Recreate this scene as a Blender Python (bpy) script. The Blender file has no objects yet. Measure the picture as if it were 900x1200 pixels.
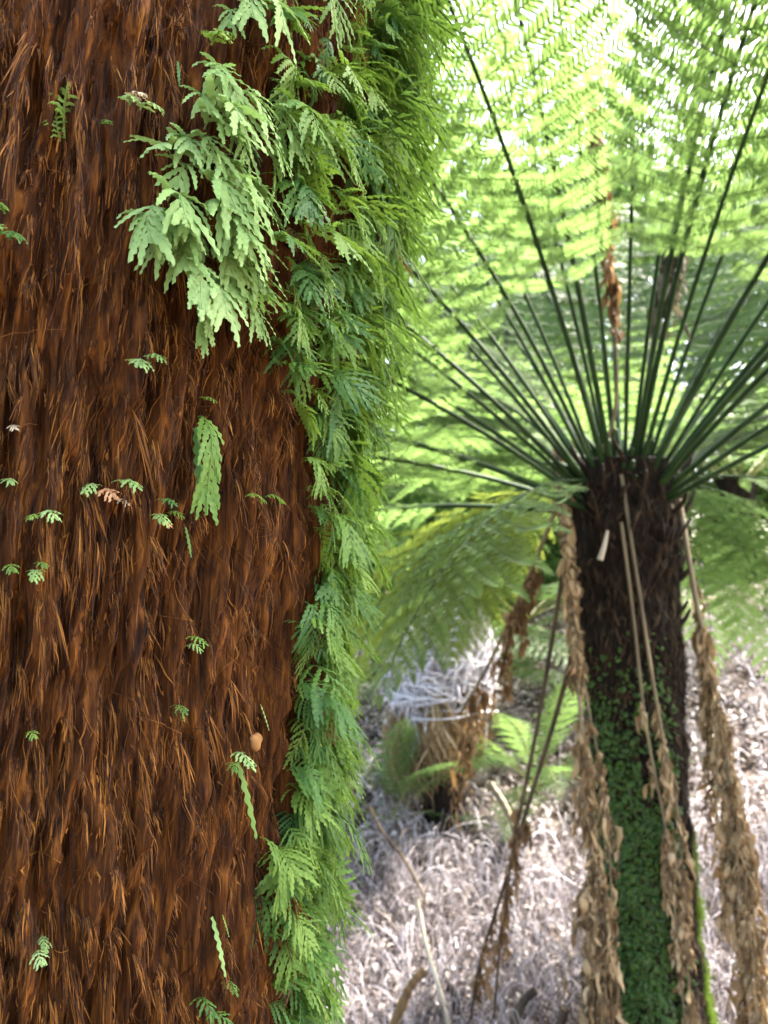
import bpy, math
import numpy as np
from mathutils import Matrix, Vector

rng = np.random.default_rng(7)
R = math.radians
scene = bpy.context.scene
col = scene.collection

# ------------------------------------------------------------------ camera
CAM_Z, PITCH, FPX = 1.5, R(5.0), 924.0
cam_d = bpy.data.cameras.new('camera')
cam = bpy.data.objects.new('camera', cam_d)
col.objects.link(cam)
cam.location = (0, 0, CAM_Z)
cam.rotation_euler = (R(90) + PITCH, 0, 0)
cam_d.sensor_fit = 'VERTICAL'
cam_d.sensor_height = 36.0
cam_d.lens = 18.0 * FPX / 600.0
cam_d.clip_start = 0.02
cam_d.clip_end = 1500
cam_d.dof.use_dof = True
cam_d.dof.focus_distance = 0.55
cam_d.dof.aperture_fstop = 9.0
scene.camera = cam

# ------------------------------------------------------------------ sky, sun, exposure
SUN_EL, SUN_AZ = R(52), R(60)          # azimuth from +Y towards +X: behind and right of the tree fern
world = bpy.data.worlds.new('World')
scene.world = world
world.use_nodes = True
wn = world.node_tree
bg = wn.nodes['Background']
sky = wn.nodes.new('ShaderNodeTexSky')
sky.sky_type = 'NISHITA'
sky.sun_disc = False
sky.sun_elevation = SUN_EL
sky.sun_rotation = SUN_AZ
sky.air_density = 1.0
sky.dust_density = 5.0
sky.ozone_density = 0.7
wn.links.new(sky.outputs[0], bg.inputs[0])
bg.inputs[1].default_value = 0.15
sun_d = bpy.data.lights.new('sun', 'SUN')
sun_d.energy = 4.0
sun_d.angle = R(2.0)
sun_d.color = (1.0, 0.95, 0.86)
sun = bpy.data.objects.new('sun', sun_d)
col.objects.link(sun)
sd = Vector((math.sin(SUN_AZ) * math.cos(SUN_EL), math.cos(SUN_AZ) * math.cos(SUN_EL), math.sin(SUN_EL)))
sun.rotation_euler = sd.to_track_quat('Z', 'Y').to_euler()
scene.view_settings.view_transform = 'Standard'
scene.view_settings.look = 'None'
scene.view_settings.gamma = 1.0
scene.view_settings.use_curve_mapping = False
scene.view_settings.exposure = 3.15
scene.cycles.max_bounces = 8
scene.cycles.diffuse_bounces = 4
scene.cycles.transmission_bounces = 6
scene.cycles.transparent_max_bounces = 6

# ------------------------------------------------------------------ helpers
CP, SP = math.cos(PITCH), math.sin(PITCH)


def ray(px, py):
    u, v = (px - 450.0) / FPX, (600.0 - py) / FPX
    return np.array([u, CP - v * SP, SP + v * CP])


def at(px, py, Y):
    d = ray(px, py)
    return np.array([0, 0, CAM_Z]) + d * (Y / d[1])


def proj(p):
    p = np.asarray(p, float) - np.array([0, 0, CAM_Z])
    f = p[..., 1] * CP + p[..., 2] * SP
    up = -p[..., 1] * SP + p[..., 2] * CP
    f = np.where(f > 0.05, f, np.nan)
    return np.stack([450 + FPX * p[..., 0] / f, 600 - FPX * up / f, f], -1)


def lat(ix, iy, seed):
    h = (ix.astype(np.int64) * 374761393 + iy.astype(np.int64) * 668265263 + seed * 974711) & 0x7fffffff
    h = ((h ^ (h >> 13)) * 1274126177) & 0x7fffffff
    return ((h ^ (h >> 16)) & 0xffff) / 65535.0


def noise2(u, v, seed=0):
    u, v = np.broadcast_arrays(np.asarray(u, float), np.asarray(v, float))
    iu, iv = np.floor(u), np.floor(v)
    fu, fv = u - iu, v - iv
    fu, fv = fu * fu * (3 - 2 * fu), fv * fv * (3 - 2 * fv)
    a = lat(iu, iv, seed); b = lat(iu + 1, iv, seed)
    c = lat(iu, iv + 1, seed); d = lat(iu + 1, iv + 1, seed)
    return (a * (1 - fu) + b * fu) * (1 - fv) + (c * (1 - fu) + d * fu) * fv


def fbm(u, v, seed=0, o=3):
    s, a, t = 0, 1.0, 0
    for k in range(o):
        s = s + a * noise2(u * 2 ** k, v * 2 ** k, seed + k * 17); t += a; a *= 0.5
    return s / t


def mesh(name, verts, faces, mat, smooth=True):
    """faces: one (M,k) array or a list of such arrays"""
    if not isinstance(faces, list):
        faces = [faces]
    faces = [f for f in faces if len(f)]
    me = bpy.data.meshes.new(name)
    verts = np.asarray(verts, np.float32)
    me.vertices.add(len(verts))
    me.vertices.foreach_set('co', verts.ravel())
    loops = np.concatenate([np.asarray(f).ravel() for f in faces]).astype(np.int32)
    tot = np.concatenate([np.full(len(f), np.asarray(f).shape[1], np.int32) for f in faces])
    st = np.concatenate([[0], np.cumsum(tot)[:-1]]).astype(np.int32)
    me.loops.add(len(loops)); me.polygons.add(len(tot))
    me.loops.foreach_set('vertex_index', loops)
    me.polygons.foreach_set('loop_start', st)
    me.polygons.foreach_set('loop_total', tot)
    me.polygons.foreach_set('use_smooth', np.full(len(tot), smooth, bool))
    me.update(calc_edges=True)
    if mat is not None:
        me.materials.append(mat)
    return me


def obj(name, me, parent=None, mw=None):
    o = bpy.data.objects.new(name, me)
    col.objects.link(o)
    if parent is not None:
        o.parent = parent
    if mw is not None:
        o.matrix_basis = Matrix([list(map(float, r)) for r in mw]) if not isinstance(mw, Matrix) else mw
    return o


def tag(o, label=None, cat=None, group=None, kind=None):
    if label: o['label'] = label
    if cat: o['category'] = cat
    if group: o['group'] = group
    if kind: o['kind'] = kind
    return o


def thing(name, label, cat, loc=(0, 0, 0), group=None):
    o = obj(name, None)
    o.location = tuple(float(c) for c in loc)
    o.empty_display_size = 0.05
    return tag(o, label, cat, group)


def unit(a):
    return a / (np.linalg.norm(a, axis=-1, keepdims=True) + 1e-12)


def tubes(paths, radii, sides=4):
    """paths (N,n,3), radii (N,n) -> verts, quads"""
    paths = np.asarray(paths, float)
    N, n, _ = paths.shape
    radii = np.broadcast_to(radii, (N, n))
    t = unit(np.gradient(paths, axis=1))
    ref = np.where(np.abs(t[..., 2:3]) > 0.8, np.array([1.0, 0, 0]), np.array([0, 0, 1.0]))
    ref = np.broadcast_to(ref[:, :1], t.shape)
    a = unit(np.cross(t, ref)); b = np.cross(t, a)
    ang = np.arange(sides) * 2 * np.pi / sides
    ring = (a[:, :, None] * np.cos(ang)[None, None, :, None] + b[:, :, None] * np.sin(ang)[None, None, :, None])
    v = paths[:, :, None] + ring * radii[:, :, None, None]
    idx = np.arange(N * n * sides).reshape(N, n, sides)
    i0, i1 = idx[:, :-1], idx[:, 1:]
    q = np.stack([i0, np.roll(i0, -1, 2), np.roll(i1, -1, 2), i1], -1).reshape(-1, 4)
    return v.reshape(-1, 3), q


def ribbons(paths, side, width, bulge=None):
    """paths (N,n,3), side (N,n,3) unit across vector, width (N,n): three verts across"""
    paths = np.asarray(paths, float)
    N, n, _ = paths.shape
    t = unit(np.gradient(paths, axis=1))
    nrm = unit(np.cross(side, t))
    w = np.broadcast_to(width, (N, n))[..., None]
    b = 0.25 if bulge is None else bulge
    v = np.stack([paths - side * w * 0.5, paths + nrm * w * b, paths + side * w * 0.5], 2)
    idx = np.arange(N * n * 3).reshape(N, n, 3)
    q = np.stack([idx[:, :-1, :-1], idx[:, :-1, 1:], idx[:, 1:, 1:], idx[:, 1:, :-1]], -1).reshape(-1, 4)
    return v.reshape(-1, 3), q


def join(parts):
    vs, fs, off = [], [], 0
    for v, f in parts:
        vs.append(v); fs.append(np.asarray(f) + off); off += len(v)
    ks = sorted({f.shape[1] for f in fs})
    return np.concatenate(vs), [np.concatenate([f for f in fs if f.shape[1] == k]) for k in ks]


# ------------------------------------------------------------------ materials
def new_mat(name):
    m = bpy.data.materials.new(name)
    m.use_nodes = True
    nt = m.node_tree
    return m, nt, nt.nodes['Principled BSDF'], nt.nodes['Material Output']


def ramp(nt, stops):
    r = nt.nodes.new('ShaderNodeValToRGB')
    e = r.color_ramp.elements
    while len(e) < len(stops):
        e.new(0.5)
    for k, (p, c) in enumerate(stops):
        e[k].position = p
        e[k].color = (*c, 1)
    return r


def math_node(nt, op, a, b):
    n = nt.nodes.new('ShaderNodeMath'); n.operation = op
    for k, x in enumerate((a, b)):
        if isinstance(x, (int, float)): n.inputs[k].default_value = x
        else: nt.links.new(x, n.inputs[k])
    return n.outputs[0]


def noise_tex(nt, scale, stretch=(1, 1, 1), detail=4):
    tc = nt.nodes.new('ShaderNodeTexCoord')
    mp = nt.nodes.new('ShaderNodeMapping')
    mp.inputs['Scale'].default_value = stretch
    nt.links.new(tc.outputs['Object'], mp.inputs[0])
    n = nt.nodes.new('ShaderNodeTexNoise')
    n.inputs['Scale'].default_value = scale
    n.inputs['Detail'].default_value = detail
    nt.links.new(mp.outputs[0], n.inputs['Vector'])
    return n.outputs['Fac']


def leaf_mat(name, stops, tcol, tfac=0.45, rough=0.45, spec=0.4, island=0.6, obj_r=0.3, nscale=60.0, bump=0.0):
    m, nt, p, out = new_mat(name)
    g = nt.nodes.new('ShaderNodeNewGeometry')
    oi = nt.nodes.new('ShaderNodeObjectInfo')
    nz = noise_tex(nt, nscale)
    s = math_node(nt, 'ADD', math_node(nt, 'MULTIPLY', g.outputs['Random Per Island'], island),
                  math_node(nt, 'MULTIPLY', oi.outputs['Random'], obj_r))
    s = math_node(nt, 'ADD', s, math_node(nt, 'MULTIPLY', math_node(nt, 'SUBTRACT', nz, 0.3), max(0.0, 1.0 - island - obj_r) * 2))
    r = ramp(nt, stops)
    nt.links.new(s, r.inputs[0])
    nt.links.new(r.outputs[0], p.inputs['Base Color'])
    p.inputs['Roughness'].default_value = rough
    p.inputs['Specular IOR Level'].default_value = spec
    if tfac > 0:
        tr = nt.nodes.new('ShaderNodeBsdfTranslucent')
        mx0 = nt.nodes.new('ShaderNodeMix'); mx0.data_type = 'RGBA'; mx0.blend_type = 'MULTIPLY'
        mx0.inputs['Factor'].default_value = 0.0
        mx0.inputs['A'].default_value = (*tcol, 1)
        nt.links.new(r.outputs[0], mx0.inputs['B'])
        nt.links.new(mx0.outputs['Result'], tr.inputs[0])
        mx = nt.nodes.new('ShaderNodeMixShader')
        mx.inputs[0].default_value = tfac
        nt.links.new(p.outputs[0], mx.inputs[1]); nt.links.new(tr.outputs[0], mx.inputs[2])
        nt.links.new(mx.outputs[0], out.inputs[0])
    if bump:
        b = nt.nodes.new('ShaderNodeBump'); b.inputs['Strength'].default_value = bump
        b.inputs['Distance'].default_value = 0.002
        nt.links.new(nz, b.inputs['Height']); nt.links.new(b.outputs[0], p.inputs['Normal'])
    return m


def plain_mat(name, stops, scale=20, stretch=(1, 1, 1), rough=0.8, spec=0.25, island=0.0, bump=0.3, bdist=0.004, patch=0):
    m, nt, p, out = new_mat(name)
    nz = noise_tex(nt, scale, stretch, 6)
    f = nz
    if island:
        g = nt.nodes.new('ShaderNodeNewGeometry')
        f = math_node(nt, 'ADD', math_node(nt, 'MULTIPLY', nz, 1 - island),
                      math_node(nt, 'MULTIPLY', g.outputs['Random Per Island'], island))
    if patch:
        f = math_node(nt, 'ADD', f, math_node(nt, 'MULTIPLY', math_node(nt, 'SUBTRACT', noise_tex(nt, patch, (1, 1, 0.6), 3), 0.5), 0.55))
    r = ramp(nt, stops)
    nt.links.new(f, r.inputs[0])
    nt.links.new(r.outputs[0], p.inputs['Base Color'])
    p.inputs['Roughness'].default_value = rough
    p.inputs['Specular IOR Level'].default_value = spec
    if bump:
        b = nt.nodes.new('ShaderNodeBump'); b.inputs['Strength'].default_value = bump
        b.inputs['Distance'].default_value = bdist
        nt.links.new(nz, b.inputs['Height']); nt.links.new(b.outputs[0], p.inputs['Normal'])
    return m


M = {}
M['bark'] = plain_mat('bark', [(0.3, (0.014, 0.005, 0.0015)), (0.52, (0.07, 0.023, 0.004)), (0.72, (0.18, 0.064, 0.009))],
                      170, (1, 1, 0.14), 0.85, 0.15, bump=1.0, bdist=0.006)
M['fibre'] = plain_mat('fibre', [(0.24, (0.012, 0.004, 0.0012)), (0.44, (0.031, 0.010, 0.002)), (0.58, (0.088, 0.030, 0.004)),
                                 (0.72, (0.20, 0.076, 0.0095)), (0.88, (0.33, 0.150, 0.026)), (0.97, (0.36, 0.24, 0.12))], 38, (1, 1, 0.6), 0.75, 0.2, island=0.45, bump=0.8, patch=13)
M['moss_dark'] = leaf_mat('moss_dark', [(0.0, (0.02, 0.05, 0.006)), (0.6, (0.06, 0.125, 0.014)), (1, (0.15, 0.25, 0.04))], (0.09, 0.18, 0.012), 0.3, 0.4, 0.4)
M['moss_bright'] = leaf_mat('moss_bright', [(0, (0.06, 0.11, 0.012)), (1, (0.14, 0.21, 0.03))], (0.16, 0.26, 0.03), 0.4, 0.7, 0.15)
M['filmy'] = leaf_mat('filmy', [(0.0, (0.03, 0.10, 0.035)), (0.3, (0.07, 0.17, 0.035)), (0.6, (0.13, 0.24, 0.04)), (1, (0.25, 0.36, 0.065))],
                      (0.19, 0.31, 0.035), 0.42, 0.5, 0.25, island=0.05, obj_r=0.7, nscale=90, bump=0.5)
M['filmy_pale'] = leaf_mat('filmy_pale', [(0.0, (0.17, 0.29, 0.08)), (0.5, (0.26, 0.39, 0.125)), (1, (0.34, 0.47, 0.18))],
                           (0.26, 0.42, 0.10), 0.35, 0.55, 0.2, island=0.05, obj_r=0.6, nscale=90, bump=0.4)
M['filmy_fine'] = leaf_mat('filmy_fine', [(0.0, (0.045, 0.11, 0.02)), (0.5, (0.085, 0.17, 0.03)), (1, (0.17, 0.27, 0.05))],
                           (0.155, 0.27, 0.035), 0.5, 0.5, 0.25, island=0.75, obj_r=0.0, nscale=40)
M['blade'] = leaf_mat('blade', [(0.0, (0.03, 0.07, 0.015)), (0.5, (0.055, 0.11, 0.025)), (1, (0.10, 0.16, 0.04))],
                      (0.165, 0.265, 0.07), 0.5, 0.5, 0.22, island=0.15, obj_r=0.5, nscale=3.0)
M['blade_olive'] = leaf_mat('blade_olive', [(0.0, (0.07, 0.11, 0.015)), (1, (0.13, 0.16, 0.03))],
                            (0.28, 0.34, 0.05), 0.6, 0.5, 0.2, island=0.3, obj_r=0.2, nscale=3.0)
M['stipe'] = plain_mat('stipe', [(0.3, (0.009, 0.022, 0.006)), (0.6, (0.022, 0.05, 0.013)), (0.8, (0.06, 0.075, 0.025))], 12, (1, 1, 1), 0.65, 0.15)
M['rachis'] = plain_mat('rachis', [(0.3, (0.10, 0.12, 0.03)), (0.7, (0.20, 0.20, 0.06))], 12, (1, 1, 1), 0.5, 0.4)
M['fern_trunk'] = plain_mat('fern_trunk', [(0.3, (0.005, 0.0035, 0.002)), (0.6, (0.015, 0.010, 0.006)), (0.8, (0.04, 0.025, 0.013))], 40, (1, 1, 0.3), 0.9, 0.15, bump=1.0, bdist=0.01)
M['fern_hair'] = plain_mat('fern_hair', [(0.2, (0.006, 0.004, 0.002)), (0.55, (0.022, 0.013, 0.007)), (0.75, (0.06, 0.036, 0.018)), (0.92, (0.16, 0.11, 0.06))], 40, (1, 1, 1), 0.8, 0.2, island=0.6)
M['dead'] = leaf_mat('dead', [(0.0, (0.07, 0.044, 0.02)), (0.35, (0.22, 0.145, 0.07)), (0.7, (0.42, 0.30, 0.155)), (1, (0.58, 0.46, 0.29))],
                     (0.22, 0.14, 0.06), 0.2, 0.75, 0.2, island=0.75, obj_r=0.1)
M['dead_rust'] = leaf_mat('dead_rust', [(0.0, (0.05, 0.028, 0.014)), (0.6, (0.15, 0.085, 0.038)), (1, (0.36, 0.25, 0.15))],
                          (0.25, 0.14, 0.05), 0.25, 0.75, 0.2, island=0.8, obj_r=0.1)
M['dead_grey'] = leaf_mat('dead_grey', [(0.0, (0.03, 0.026, 0.018)), (0.6, (0.08, 0.07, 0.045)), (1, (0.18, 0.16, 0.11))], (0.12, 0.11, 0.06), 0.2, 0.8, 0.2, island=0.8, obj_r=0.1)
M['dead_stipe'] = plain_mat('dead_stipe', [(0.3, (0.07, 0.055, 0.03)), (0.6, (0.18, 0.14, 0.075)), (0.85, (0.32, 0.26, 0.15))], 18, (1, 1, 0.3), 0.6, 0.35)
M['litter_ground'] = plain_mat('litter_ground', [(0.32, (0.02, 0.014, 0.010)), (0.5, (0.09, 0.065, 0.048)), (0.68, (0.34, 0.28, 0.24))], 7, (1, 1, 1), 0.95, 0.1, bump=1.0, bdist=0.02)
M['twig'] = plain_mat('twig', [(0.22, (0.05, 0.036, 0.028)), (0.42, (0.17, 0.135, 0.12)), (0.62, (0.35, 0.31, 0.32)), (0.85, (0.56, 0.51, 0.53))], 9, (1, 1, 1), 0.75, 0.25, island=0.7)
M['twig_lit'] = plain_mat('twig_lit', [(0.2, (0.34, 0.32, 0.34)), (0.5, (0.58, 0.55, 0.57)), (0.8, (0.74, 0.71, 0.72))], 9, (1, 1, 1), 0.75, 0.25, island=0.7)  # pale grey nest twigs, lightened further to stand in for missing sunlight
M['litter'] = leaf_mat('litter', [(0.0, (0.36, 0.26, 0.21)), (0.3, (0.60, 0.51, 0.47)), (1, (0.78, 0.73, 0.70))], (0.5, 0.4, 0.3), 0.15, 0.8, 0.2, island=0.9, obj_r=0.0)
M['wood_pale'] = plain_mat('wood_pale', [(0.3, (0.30, 0.24, 0.17)), (0.7, (0.50, 0.43, 0.33))], 20, (1, 1, 0.2), 0.7, 0.2)
M['wood_dark'] = plain_mat('wood_dark', [(0.3, (0.03, 0.02, 0.014)), (0.7, (0.11, 0.075, 0.045))], 20, (1, 1, 0.3), 0.8, 0.2)
M['wood_brown'] = plain_mat('wood_brown', [(0.3, (0.08, 0.045, 0.02)), (0.7, (0.24, 0.14, 0.05))], 20, (1, 1, 0.3), 0.8, 0.2)
M['tree_bark'] = plain_mat('tree_bark', [(0.3, (0.07, 0.055, 0.04)), (0.7, (0.18, 0.15, 0.12))], 8, (1, 1, 0.2), 0.85, 0.2)
M['tree_leaf'] = leaf_mat('tree_leaf', [(0.0, (0.06, 0.13, 0.025)), (1, (0.14, 0.25, 0.05))], (0.20, 0.32, 0.09), 0.5, 0.5, 0.3, island=0.8, obj_r=0.15)
M['fungus'] = plain_mat('fungus', [(0.3, (0.16, 0.075, 0.02)), (0.7, (0.30, 0.15, 0.05))], 60, (1, 1, 1), 0.8, 0.2)
M['pale_dry'] = leaf_mat('pale_dry', [(0, (0.45, 0.36, 0.22)), (1, (0.62, 0.52, 0.36))], (0.5, 0.35, 0.15), 0.3, 0.7, 0.2)
M['pink_dry'] = leaf_mat('pink_dry', [(0, (0.50, 0.24, 0.10)), (1, (0.60, 0.36, 0.18))], (0.5, 0.25, 0.1), 0.3, 0.7, 0.2)


# ------------------------------------------------------------------ ground and bank
def ground(x, y):
    x = np.asarray(x, float); y = np.asarray(y, float)
    s = np.clip((y - 2.5) / 3.4, 0, 1)
    h = (0.93 + 0.25 * np.clip(x - 0.9, 0, 1)) * s * s * (3 - 2 * s) + 0.05 * np.clip(y - 5.5, 0, 40)
    h = h + 0.16 * (fbm(x * 0.9 + 5, y * 0.9 + 3, 3) - 0.5) * np.clip(y - 1.5, 0, 1)
    h = h + 0.03 * (fbm(x * 6, y * 6, 9) - 0.5)
    h = h + 0.12 * np.clip(x - 1.2, 0, 2) * np.clip(y - 2.0, 0, 1)
    return h


def axis(lo, hi, n, far):
    a = np.linspace(lo, hi, n)
    e = np.array([2, 6, 15, 40, 100, 250, 500.0])
    return np.concatenate([lo - e[::-1], a, hi + e]) if far else a


gx, gy = axis(-6, 7, 150, True), axis(-3, 14, 190, True)
GX, GY = np.meshgrid(gx, gy, indexing='ij')
gv = np.stack([GX, GY, ground(GX, GY)], -1)
gi = np.arange(GX.size).reshape(GX.shape)
gq = np.stack([gi[:-1, :-1], gi[1:, :-1], gi[1:, 1:], gi[:-1, 1:]], -1).reshape(-1, 4)
tag(obj('ground', mesh('ground', gv.reshape(-1, 3), gq, M['litter_ground'])), 'forest floor rising to a bank of pale litter', None, None, 'structure')

# ------------------------------------------------------------------ the great fibrous trunk
TR, TCX, TCY, LEAN = 0.30, -0.36, 0.75, 0.09


def tcx(z):
    return TCX + LEAN * (np.asarray(z) - 1.5)


def trad(z):
    z = np.asarray(z, float)
    return TR * (1 + 0.35 * np.exp(-np.clip(z, 0, 9) / 0.35) + 0.0 * z)


def relief(a, z):
    u = a * TR
    wob = 0.5 * (noise2(u * 14, z * 9, 51) - 0.5)
    big = fbm(u * 22 + wob, z * 6.0, 21, 2)
    mid = fbm(u * 125 + wob * 3, z * 15, 33, 2)
    fine = noise2(u * 300 + wob * 8, z * 60, 44)
    return 0.022 * (big - 0.5) + 0.040 * (mid - 0.5) + 0.010 * (fine - 0.5) + 0.02 * (noise2(u * 5, z * 2.2, 77) - 0.5)


def on_trunk(a, z, off=0.0, rel=True):
    a = np.asarray(a, float); z = np.asarray(z, float)
    r = trad(z) + (relief(a, z) if rel else 0) + off
    return np.stack([tcx(z) + r * np.cos(a), TCY + r * np.sin(a), z + 0 * a], -1)


def hit_trunk(px, py):
    """pixel -> (angle, z) on the trunk, or the silhouette point beside it"""
    d = ray(px, py)
    ox, oy = -(TCX), -TCY
    dx = d[0] - LEAN * d[2]
    a_, b_, c_ = dx * dx + d[1] * d[1], 2 * (ox * dx + oy * d[1]), ox * ox + oy * oy - TR * TR
    disc = b_ * b_ - 4 * a_ * c_
    t = (-b_ - math.sqrt(max(disc, 0))) / (2 * a_)
    return math.atan2(oy + t * d[1], ox + t * dx), CAM_Z + t * d[2], disc > 0


big = thing('fibrous_tree', 'massive rust-brown trunk with shaggy fibrous bark and ferns growing on it', 'tree', (tcx(0), TCY, 0))
BASE = Matrix.Translation((-float(tcx(0)), -TCY, 0))
na, nz_ = 1500, 860
aa = np.linspace(-np.pi, np.pi, na, endpoint=False)
zz = np.concatenate([np.linspace(-0.3, 0.75, 60, endpoint=False), np.linspace(0.75, 2.6, 700), np.linspace(2.63, 5.5, 100)])
AA, ZZ = np.meshgrid(aa, zz, indexing='ij')
bv = on_trunk(AA, ZZ, -0.003)
bi = np.arange(AA.size).reshape(AA.shape)
bj = np.roll(bi, -1, 0)
bq = np.stack([bi[:, :-1], bj[:, :-1], bj[:, 1:], bi[:, 1:]], -1).reshape(-1, 4)
obj('trunk', mesh('trunk', bv.reshape(-1, 3), bq, M['bark']), big, BASE)


def fibre_paths(a0, z0, ln, n, wander, lift0, lift1):
    N = len(a0)
    s = np.linspace(0, 1, n)[None]
    z = z0[:, None] - ln[:, None] * s
    ph = rng.uniform(0, 6.28, (N, 1)); fr = rng.uniform(2, 7, (N, 1))
    drift = rng.normal(0, 0.09, (N, 1)) * ln[:, None] * s
    flow = 0.014 * (noise2(a0[:, None] * TR * 28, z * 9, 141) - 0.5)
    a = a0[:, None] + (drift + flow + wander[:, None] * np.sin(ph + fr * s)) / TR
    off = lift0[:, None] * (1 - s) + lift1[:, None] * s ** 2 + 0.0006 * np.sin(ph * 3 + fr * 2 * s)
    return on_trunk(a, z, 0, True) + off[..., None] * np.stack([np.cos(a), np.sin(a), 0 * a], -1), a


def fibres(N, zlo, zhi, alo, ahi, wlo, whi, llo, lhi, lift, n=5):
    a0 = rng.uniform(alo, ahi, N); z0 = rng.uniform(zlo, zhi, N)
    cl = fbm(a0 * TR * 130 + 3 * noise2(a0 * TR * 50, z0 * 34, 8), z0 * 20, 171, 2)
    keep = rng.random(N) < np.clip((cl - 0.34) * 5.0, 0.40, 1)
    a0, z0, cl = a0[keep], z0[keep], cl[keep]; N = len(a0)
    ln = np.exp(rng.uniform(np.log(llo), np.log(lhi), N))
    p, a = fibre_paths(a0, z0, ln, n, rng.uniform(0.0001, 0.0009, N), 0.009 * np.clip(cl - 0.4, 0, 1), np.abs(rng.normal(0, lift, N)) + 0.006 * np.clip(cl - 0.4, 0, 1))
    tw = rng.normal(0, 0.5, (N, 1)) + np.linspace(0, 1, n)[None] * rng.normal(0, 0.7, (N, 1))
    tan = np.stack([-np.sin(a), np.cos(a), 0 * a], -1); out = np.stack([np.cos(a), np.sin(a), 0 * a], -1)
    side = tan * np.cos(tw)[..., None] + out * np.sin(tw)[..., None]
    w = np.exp(rng.uniform(np.log(wlo), np.log(whi), (N, 1))) * np.interp(np.linspace(0, 1, n), [0, .2, .4, .6, .8, 1], [0.45, 0.9, 1.0, 0.95, 0.7, 0.12])[None] * rng.uniform(0.7, 1.3, (N, n))
    return ribbons(p, side, w, 0.3)


A0, A1 = R(-165), R(38)
fv, ff = join([fibres(40000, 0.95, 2.3, A0, A1, 0.0005, 0.0012, 0.006, 0.026, 0.002, 4),
               fibres(46000, 0.95, 2.3, A0, A1, 0.0003, 0.0007, 0.008, 0.034, 0.0018, 5),
               fibres(20000, 0.95, 2.3, A0, A1, 0.0006, 0.0018, 0.002, 0.006, 0.003, 3),
               fibres(8000, 0.0, 1.0, -np.pi, np.pi, 0.002, 0.005, 0.02, 0.08, 0.005),
               fibres(5000, 0.95, 2.3, R(36), R(196), 0.002, 0.005, 0.02, 0.08, 0.005),
               fibres(6000, 2.28, 5.0, -np.pi, np.pi, 0.003, 0.007, 0.03, 0.10, 0.005)])
tag(obj('bark_fibres', mesh('bark_fibres', fv, ff, M['fibre']), big, BASE), kind='stuff')
# loose fine hairs curling away from the bark
N = 900
a0 = rng.uniform(A0, A1, N); z0 = rng.uniform(0.9, 2.4, N)
s = np.linspace(0, 1, 7)[None]
ln = rng.uniform(0.008, 0.035, N)[:, None]
dr = rng.normal(0, 0.7, (N, 1))
ha = a0[:, None] + (ln * dr * s + rng.normal(0, 0.004, (N, 1)) * np.sin(3 * s)) / TR
hz = z0[:, None] - ln * s * rng.uniform(-0.2, 1.1, (N, 1))
hp = on_trunk(ha, hz, 0.001, True) + (rng.uniform(0.002, 0.011, (N, 1)) * np.sin(s * np.pi * rng.uniform(0.5, 1, (N, 1))))[..., None] * np.stack([np.cos(ha), np.sin(ha), 0 * ha], -1)
hv, hf = tubes(hp, np.full((N, 7), 0.00022), 3)
tag(obj('root_hairs', mesh('root_hairs', hv, hf, M['fibre']), big, BASE), kind='stuff')

# matted tufts of fibre standing off the bark, each its own piece
tuft_me = []
for k in range(14):
    N, n = 18, 8
    L = rng.uniform(0.014, 0.034); Wd = rng.uniform(0.002, 0.004)
    t_ = np.linspace(0, 1, n)[None]
    y0 = rng.normal(0, Wd * 0.6, (N, 1)); x0 = 0.003 + rng.uniform(0, 0.007, (N, 1)) * (1 - (y0 / Wd / 1.6) ** 2)
    l_ = L * rng.uniform(0.45, 1.1, (N, 1)); z0 = rng.uniform(-0.5, 0.1, (N, 1)) * L * 0.5
    pp = np.stack([x0 - 0.006 * (1 - t_) ** 3 + 0.005 * t_ ** 2 * rng.normal(0, 1, (N, 1)), y0 * (0.7 + 0.5 * t_) + 0.0006 * np.sin(t_ * rng.uniform(2, 6, (N, 1)) + rng.uniform(0, 6, (N, 1))),
                   z0 - l_ * t_], -1)
    tw = rng.normal(0, 0.6, (N, 1)) + t_ * rng.normal(0, 0.8, (N, 1))
    sv = np.stack([np.sin(tw), np.cos(tw), 0 * tw], -1)
    v, f = ribbons(pp, sv, rng.uniform(0.0004, 0.0010, (N, 1)) * np.array([.4, .8, 1, 1, .9, .8, .5, .1])[None] * rng.uniform(.7, 1.3, (N, n)), 0.3)
    tuft_me.append(mesh('bark_tuft', v, f, M['fibre']))
cnt = 0
while cnt < 290:
    px, py = rng.uniform(-10, 345), rng.uniform(-20, 1210)
    if px > 250 and 80 < py < 400: continue
    a, z, ok = hit_trunk(px, py)
    p = on_trunk(a, z, 0.0)
    rz = Matrix.Translation(p) @ Matrix.Rotation(a, 4, 'Z') @ Matrix.Rotation(rng.normal(0, 0.10), 4, 'X') @ Matrix.Diagonal((1, rng.uniform(0.7, 1.3), rng.uniform(0.7, 1.4), 1))
    obj('bark_tuft', tuft_me[cnt % 14], big, BASE @ rz)
    cnt += 1


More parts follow.
